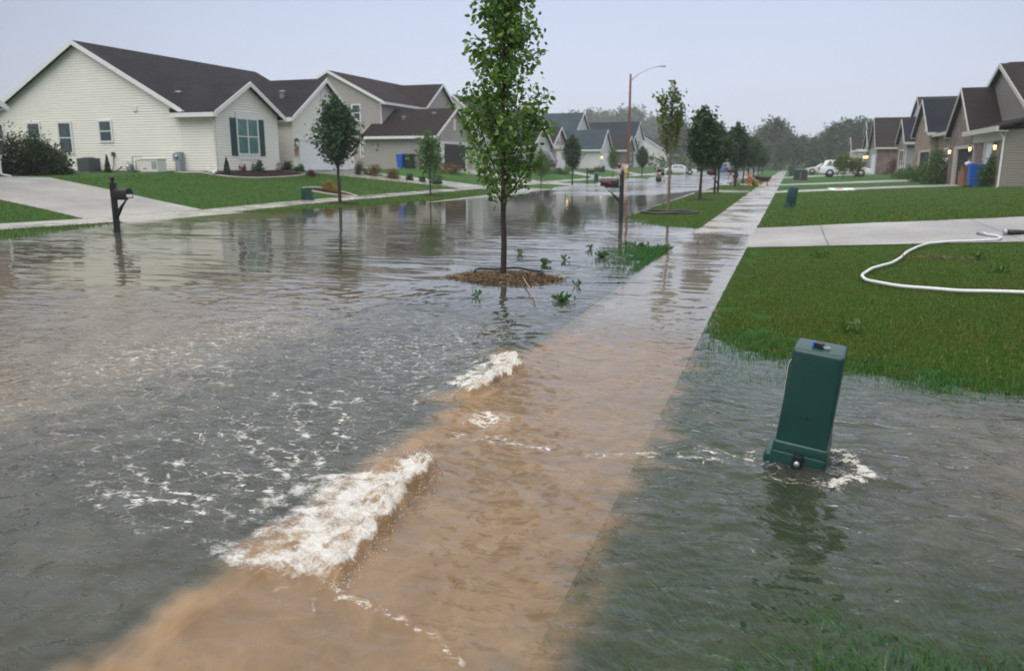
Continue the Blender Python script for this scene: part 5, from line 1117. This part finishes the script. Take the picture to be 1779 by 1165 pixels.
for i,(px,py,lab) in enumerate(((1474,578,'broad leaved weed on the lawn behind the leaning pedestal'),(1426,448,'pale weed on the right lawn near the drive'),(1735,473,'pale weed on the lawn inside the hose loop'),(1698,452,'small pale weed inside the hose loop near the drive'))):
    x,y,z=gp(px,py); rgw=np.random.default_rng(i+60); q=rgw.normal(size=(26,3))*np.array([.07,.07,.0]); q[:,2]=np.abs(rgw.normal(size=26))*.02+z+.035; q[:,0]+=x; q[:,1]+=y
    tag(weedmesh('lawn_weed',q,.075,LEAF_L,rgw,(x,y,z-.01)),lab,'weed','weeds on the lawn')
x_,y_,z_=gp(1640,452); q=rg.normal(size=(220,3))*np.array([.30,.10,.006])+np.array([x_,y_,z_+.05]); tag(leaves('dry_clippings',q,.10,STRAW,None,rg,rg.normal(size=(220,3))*np.array([1,1,.1]),0.,False,.08),kind='stuff')
# ---- fallen sign on the grass
x_,y_,z_=gp(1462,331); sg=thing('yard_sign','white yard sign lying flat on the grass by the far drive','sign',(x_,y_,z_+.06),R(12))
MB().box(-.62,.62,-.40,.40,0,.02).xf(Matrix.Rotation(R(7),4,'X')).build('sign_board',WHITEP,sg); MB().box(-.30,.10,-.05,.25,.0255,.029).xf(Matrix.Rotation(R(7),4,'X')).build('red_mark',RED,sg); MB().tube([(.2,-.3,-.02),(.5,-.75,-.03)],.02,6).build('stake',STEEL,sg)
# ---- wheelbarrow, hydrant, bucket
y_=60.; x_=colX(1326,y_); z_=float(ground(x_,y_)); wb=thing('wheelbarrow','black wheelbarrow with orange frame parked by the pavement','wheelbarrow',(x_,y_,z_),R(8))
MB().hexa([(-.38,-.22,.34),(.30,-.22,.34),(.30,.22,.34),(-.38,.22,.34)],[(-.72,-.36,.70),(.52,-.36,.62),(.52,.36,.62),(-.72,.36,.70)]).build('tray',BLACK,wb,bevel=.03); ORG=mat('orange_paint',(.60,.12,.02),.4)
for s in (-1,1):
    MB().tube([(-.55,s*.05,.2),(.35,s*.24,.33),(1.0,s*.30,.52)],.022,6).build('handle',ORG,wb); MB().tube([(.25,s*.22,.32),(.30,s*.24,0)],.022,6).build('leg',ORG,wb)
MB().lathe([(.06,-.03),(.18,-.045),(.20,0),(.18,.045),(.06,.03)],(-.60,0,.20),16,'Y').build('wheel',BLACK,wb,True)
y_=59.; x_=colX(1301.5,y_); z_=float(ground(x_,y_)); hy=thing('fire_hydrant','bright orange fire hydrant on the right grass strip','hydrant',(x_,y_,z_)); HOR=mat('orange_hydrant_paint',(.75,.13,.03),.4)
MB().lathe([(.17,-.1),(.17,.06),(.12,.07),(.12,.56),(.16,.57),(.16,.61),(.13,.62),(.12,.70),(.06,.78),(.04,.84)],(0,0,0),16).build('barrel',HOR,hy,True)
for a,b,l in ((1,0,.2),(-1,0,.2)): MB().lathe([(.065,.1),(.065,l),(.08,l),(.08,l+.05)] if a>0 else [(.065,-.1),(.065,-l),(.08,-l),(.08,-l-.05)],(0,0,.46),10,'X').build('outlet',HOR,hy,True)
MB().lathe([(.085,-.1),(.085,-.2),(.1,-.2),(.1,-.26)],(0,0,.40),12,'Y').build('outlet',mat('grey_cap',(.3,.3,.3),.5),hy,True)
x_=colX(1313.5,y_); bk=thing('bucket','yellow bucket between the hydrant and the wheelbarrow','bucket',(x_,y_,float(ground(x_,y_)))); YEL=mat('yellow_plastic',(.75,.52,.02),.4); MB().lathe([(.13,0),(.17,.36),(.18,.36),(.18,.39)],(0,0,0),16).build('pail',YEL,bk,True); MB().tube([(-.17,0,.36),(-.1,0,.5),(.1,0,.5),(.17,0,.36)],.01,5).build('handle',BLACK,bk)
# ---- people
SKIN=mat('skin',(.46,.27,.19),.6,.3); HAIR=mat('dark_hair',(.02,.014,.01),.6)
def skinmesh(name,J,E,m,parent,root=0,lv=1):
    me=bpy.data.meshes.new(name); me.from_pydata([j[0] for j in J],E,[]); o=bpy.data.objects.new(name,me); COL.objects.link(o)
    o.modifiers.new('s','SKIN'); sv=me.skin_vertices[0].data
    for i,j in enumerate(J):
        r=j[1]; sv[i].radius=(r,r) if not hasattr(r,'__len__') else r; sv[i].use_root=(i==root)
    md=o.modifiers.new('d','SUBSURF'); md.levels=lv; md.render_levels=lv
    dg=bpy.context.evaluated_depsgraph_get(); ev=bpy.data.meshes.new_from_object(o.evaluated_get(dg)); bpy.data.objects.remove(o); bpy.data.meshes.remove(me)
    return link(name,ev,m,parent,True)
def person(label,x,y,rz,shirt,shorts,bend=0.,step=0.,arms=0.,trousers=False,grp=None,shoes=BLACK):
    r=thing('person',label,'person',group=grp); pel=Vector((0,0,.95)); Rm=Matrix.Rotation(bend,3,'X')
    def U(p): return tuple(pel+Rm@(Vector(p)-pel))
    def arm(s):
        sh=Vector(U((s*.185,0,1.40))); 
        if bend: el=sh+Vector((s*.05,.06 if bend<0 else -.06,-.27)); wr=el+Vector((0,-.04,-.25)); hd=wr+Vector((0,-.01,-.08))
        else: el=sh+Vector((s*.07,.03,-.28)); wr=el+Vector((-s*.01,-.09-arms*.16,-.22+arms*.2)); hd=wr+Vector((0,-.02,-.08+arms*.04))
        return sh,el,wr,hd
    J=[(tuple(pel),(.14,.10)),(U((0,0,1.15)),(.13,.095)),(U((0,.01,1.36)),(.15,.10)),(U((0,0,1.48)),.055),(U((0,-.015,1.58)),(.075,.088)),(U((0,-.01,1.70)),(.07,.085))]; E=[(0,1),(1,2),(2,3),(3,4),(4,5)]
    J.append((U((0,-.115,1.60)),.014)); E.append((4,6))
    for s in (-1,1):
        b=len(J); sh,el,wr,hd=arm(s)
        J+=[(tuple(sh),.055),(tuple(el),.042),(tuple(wr),.03),(tuple(hd),(.036,.018))]; E+=[(2,b),(b,b+1),(b+1,b+2),(b+2,b+3)]
        for k,(fx,fl) in enumerate(((-.026,.068),(-.009,.08),(.009,.075),(.026,.06))):
            J.append((tuple(hd+Vector((fx,-.012*(k%2),-.03-fl))),.008)); E.append((b+3,len(J)-1))
        J.append((tuple(hd+Vector((-s*.05,-.04,-.02))),.009)); E.append((b+3,len(J)-1))
        st=step*s
        b=len(J); J+=[((s*.10,0,.88),.095),((s*.12,-.03+st*.5,.50),.058),((s*.125,.02+st,.10),.04),((s*.135,-.16+st,.04),.038)]; E+=[(0,b),(b,b+1),(b+1,b+2),(b+2,b+3)]
    skinmesh('body',J,E,SKIN,r)
    S=[(U((0,0,.93)),(.165,.125)),(U((0,0,1.15)),(.155,.115)),(U((0,.01,1.36)),(.17,.12)),(U((0,0,1.455)),.07)]; E=[(0,1),(1,2),(2,3)]
    for s in (-1,1):
        sh,el,_,_=arm(s); b=len(S); S+=[(tuple(sh),.075),(tuple(sh.lerp(el,.75)),.062)]; E+=[(2,b),(b,b+1)]
    skinmesh('shirt',S,E,shirt,r)
    T=[((0,0,.96),(.16,.125))]; E=[]
    for s in (-1,1):
        b=len(T); st=step*s; T+=[((s*.105,0,.86),.115),((s*.125,-.03+st*.45,.52),.10)]; E+=[(0,b),(b,b+1)]
        if trousers: T.append(((s*.13,.02+st,.10),.07)); E.append((b+1,b+2))
        sh=MB().ball((s*.133,-.06+st,.055),.06,8,(.85,2.2,.9)).build('shoe',shoes,r,True)
    skinmesh('trousers' if trousers else 'shorts',T,E,shorts,r)
    hb=MB(); hc=Vector(U((0,.02,1.665))); hb.ball(hc,.098,10,(.9,1.05,.95)); hb.build('hair',HAIR,r,True)
    for s in (-1,1): MB().ball(U((s*.032,-.098,1.625)),.011,6).build('eye',BLACK,r,True)
    r.location=(x,y,float(ground(x,y))+.01); r.rotation_euler=(0,0,rz); return r
NAVY=mat('navy_cloth',(.025,.032,.055),.8,.1); WCL=mat('white_cloth',(.72,.72,.76),.8,.1); YCL=mat('yellow_cloth',(.62,.55,.03),.8,.1); GCL=mat('grey_cloth',(.30,.33,.38),.8,.1); BCL=mat('blue_cloth',(.02,.10,.35),.8,.1); PCL=mat('lilac_cloth',(.55,.53,.62),.8,.1); KCL=mat('black_cloth',(.012,.014,.018),.8,.1)
g3='people standing by the pole'
person('person in a navy shirt and pale shorts, leftmost of the three by the pole',colX(1075.,85.),85.,R(30),NAVY,PCL,grp=g3); person('person in a grey shirt and dark trousers, in the middle by the pole',colX(1081.5,86.),86.,R(-30),GCL,KCL,trousers=True,grp=g3); person('person in a white shirt and yellow shorts right beside the pole',colX(1087.3,84.5),84.5,R(160),WCL,YCL,grp=g3)
person('person in dark clothes bending down at the far left kerb',colX(1151,73),73,R(-75),KCL,KCL,bend=R(78)*1,step=.16); person('person in a blue shirt bending down in the road by the mailbox',colX(1278,60.5),60.5,R(-80),BCL,NAVY,bend=R(76),step=.25)
bgb=thing('rubbish_sack','black sack on the ground before the bending man in dark clothes','sack',(colX(1144,72.5),72.5,float(ground(colX(1144,72.5),72.5)))); MB().ball((0,0,.28),.28,10,(1,1,1.1)).build('sack_body',BLACK,bgb,True); MB().tube([(0,0,.5),(.02,0,.68)],[.10,.05],8).build('sack_neck',BLACK,bgb,True)
# ---- cars
TYRE=mat('tyre_rubber',(.015,.015,.016),.8,.2); RIM=mat('alloy_rim',(.45,.46,.48),.3,.5,metal=.6); CGL=mat('car_glass',(.012,.016,.02),.05,.8); TAIL=mat('tail_lens',(.40,.02,.02),.2,.5); HEADL=mat('head_lens',(.6,.62,.65),.1,.6)
def car(nm,label,x,y,rz,paint,kind='suv',s=1.):
    r=thing(nm,label,'car'); suv=kind=='suv'
    low=[(-2.33,.32),(-2.42,.55),(-2.36,.92),(-2.24,1.04),(1.05,1.02),(1.75,.94),(2.25,.80),(2.42,.58),(2.38,.30)] if suv else [(-2.30,.28),(-2.42,.50),(-2.38,.80),(-1.7,.95),(.95,.93),(1.7,.86),(2.25,.70),(2.40,.50),(2.36,.26)]
    top=[(-2.22,1.02),(-1.90,1.58),(-1.45,1.67),(.0,1.66),(.38,1.60),(1.20,1.01)] if suv else [(-1.75,.94),(-1.05,1.36),(-.6,1.43),(.15,1.42),(.45,1.36),(1.22,.92)]
    MB().prism([p for p in low],'Y',-.91,.91).build('body',paint,r,True,bevel=.09,seg=3)
    b=MB(); n=len(top); v=[(px,-.86 if pz<1.1 else -.70,pz) for px,pz in top]+[(px,.86 if pz<1.1 else .70,pz) for px,pz in top]
    b.add(v,[tuple(range(n-1,-1,-1)),tuple(range(n,2*n))]+[(i,(i+1)%n,(i+1)%n+n,i+n) for i in range(n)]).build('cabin',paint,r,True,bevel=.05,seg=2)
    zl,zh=(1.08,1.50) if suv else (.98,1.30); 
    def wy(z): return .86-(z-1.02)*.16/.56+.012 if suv else .86-(z-.93)*.16/.43+.012
    xs=((-1.85,-1.30),(-1.22,-.30),(-.22,.72)) if suv else ((-1.10,-.25),(-.17,.72))
    for i,(a,c) in enumerate(xs):
        for sd in (-1,1):
            a2=a+.25 if i==0 else a; c2=c-.45 if i==len(xs)-1 else c
            q=[(a,sd*wy(zl),zl),(c,sd*wy(zl),zl),(c2,sd*wy(zh),zh),(a2,sd*wy(zh),zh)]; MB().hexa(q,[(p[0],p[1]+sd*.012,p[2]) for p in q]).build('window',CGL,r)
    f0,f1=top[-1],top[-2]; 
    q=[(f0[0]-.02,-.72,f0[1]+.06),(f0[0]-.02,.72,f0[1]+.06),(f1[0]+.06,.60,f1[1]-.03),(f1[0]+.06,-.60,f1[1]-.03)]; MB().hexa(q,[(p[0]+.035,p[1],p[2]+.035) for p in q]).build('windscreen',CGL,r)
    k0,k1=top[0],top[1]; q=[(k0[0]+.06,-.70,k0[1]+.08),(k0[0]+.06,.70,k0[1]+.08),(k1[0]-.02,.60,k1[1]-.05),(k1[0]-.02,-.60,k1[1]-.05)]; MB().hexa(q,[(p[0]-.035,p[1],p[2]+.02) for p in q]).build('rear_window',CGL,r)
    for wx_ in (-1.42,1.45):
        for sd in (-1,1):
            MB().lathe([(.40,-.006),(.40,.006)],(wx_,sd*.912,.36),20,'Y').build('wheel_arch',BLACK,r)
            w=MB().lathe([(.20,-.11),(.33,-.11),(.345,-.06),(.345,.06),(.33,.11),(.20,.11)],(wx_,sd*.84,.345),20,'Y').build('wheel',TYRE,r,True)
            MB().lathe([(.225,-.114),(.20,-.09),(.05,-.085)] if sd<0 else [(.225,.114),(.20,.09),(.05,.085)],(wx_,sd*.84,.345),14,'Y').build('rim',RIM,w,True)
    for sd in (-1,1):
        MB().box(-2.44,-2.22,sd*.72-.14,sd*.72+.14,.74,.93).build('tail_light',TAIL,r,bevel=.02); MB().box(2.12,2.38,sd*.68-.16,sd*.68+.16,.62,.76).build('headlight',HEADL,r,bevel=.02)
        MB().ball((.78,sd*.99,1.06 if suv else .98),.10,8,(.6,1,.7)).build('mirror',paint,r,True)
    r.location=(x,y,float(ground(x,y))); r.rotation_euler=(0,0,rz); r.scale=(s,s,s); return r
CWH=mat('white_car_paint',(.74,.75,.77),.25,.5,coat=.6); CSL=mat('silver_car_paint',(.55,.58,.60),.25,.5,coat=.6); CDK=mat('dark_blue_car_paint',(.02,.028,.045),.25,.5,coat=.6); CBL=mat('blue_car_paint',(.03,.08,.20),.25,.5,coat=.6)
car('estate_car','white estate car parked on the right behind the small tree',(colX(1427,90)+colX(1508,90))/2,91.,R(2),CWH,'suv',1.03)
car('saloon_car','silver white saloon car partly hidden behind the white estate car',colX(1432,112),113.,R(178),CSL,'sedan',1.0)
car('pickup_truck','dark blue vehicle with red tail lights in the drive behind the young tree',colX(915,78),78.5,R(184),CDK,'suv',1.15)
car('parked_car','pale car on the far left drive behind the tall thin tree',colX(1180,120),120,R(10),CSL,'sedan')
car('parked_car','blue car in the road beyond the second red flagged mailbox',colX(1258,122),122,R(95),CBL,'suv')
# ---------------------------------------------------------------- haze
def haze():
    m=bpy.data.materials.new('haze_air'); m.use_nodes=True; nt=m.node_tree; nt.nodes.clear()
    out=N(nt,'ShaderNodeOutputMaterial'); v=N(nt,'ShaderNodeVolumePrincipled'); v.inputs['Color'].default_value=(.93,.96,1,1); v.inputs['Density'].default_value=HAZE; v.inputs['Anisotropy'].default_value=0
    nt.links.new(v.outputs[0],out.inputs['Volume'])
    o=MB().box(-470,470,-45,810,-1.8,30).build('haze',m); tag(o,kind='stuff'); o.visible_shadow=True
HAZE=.0008
haze()
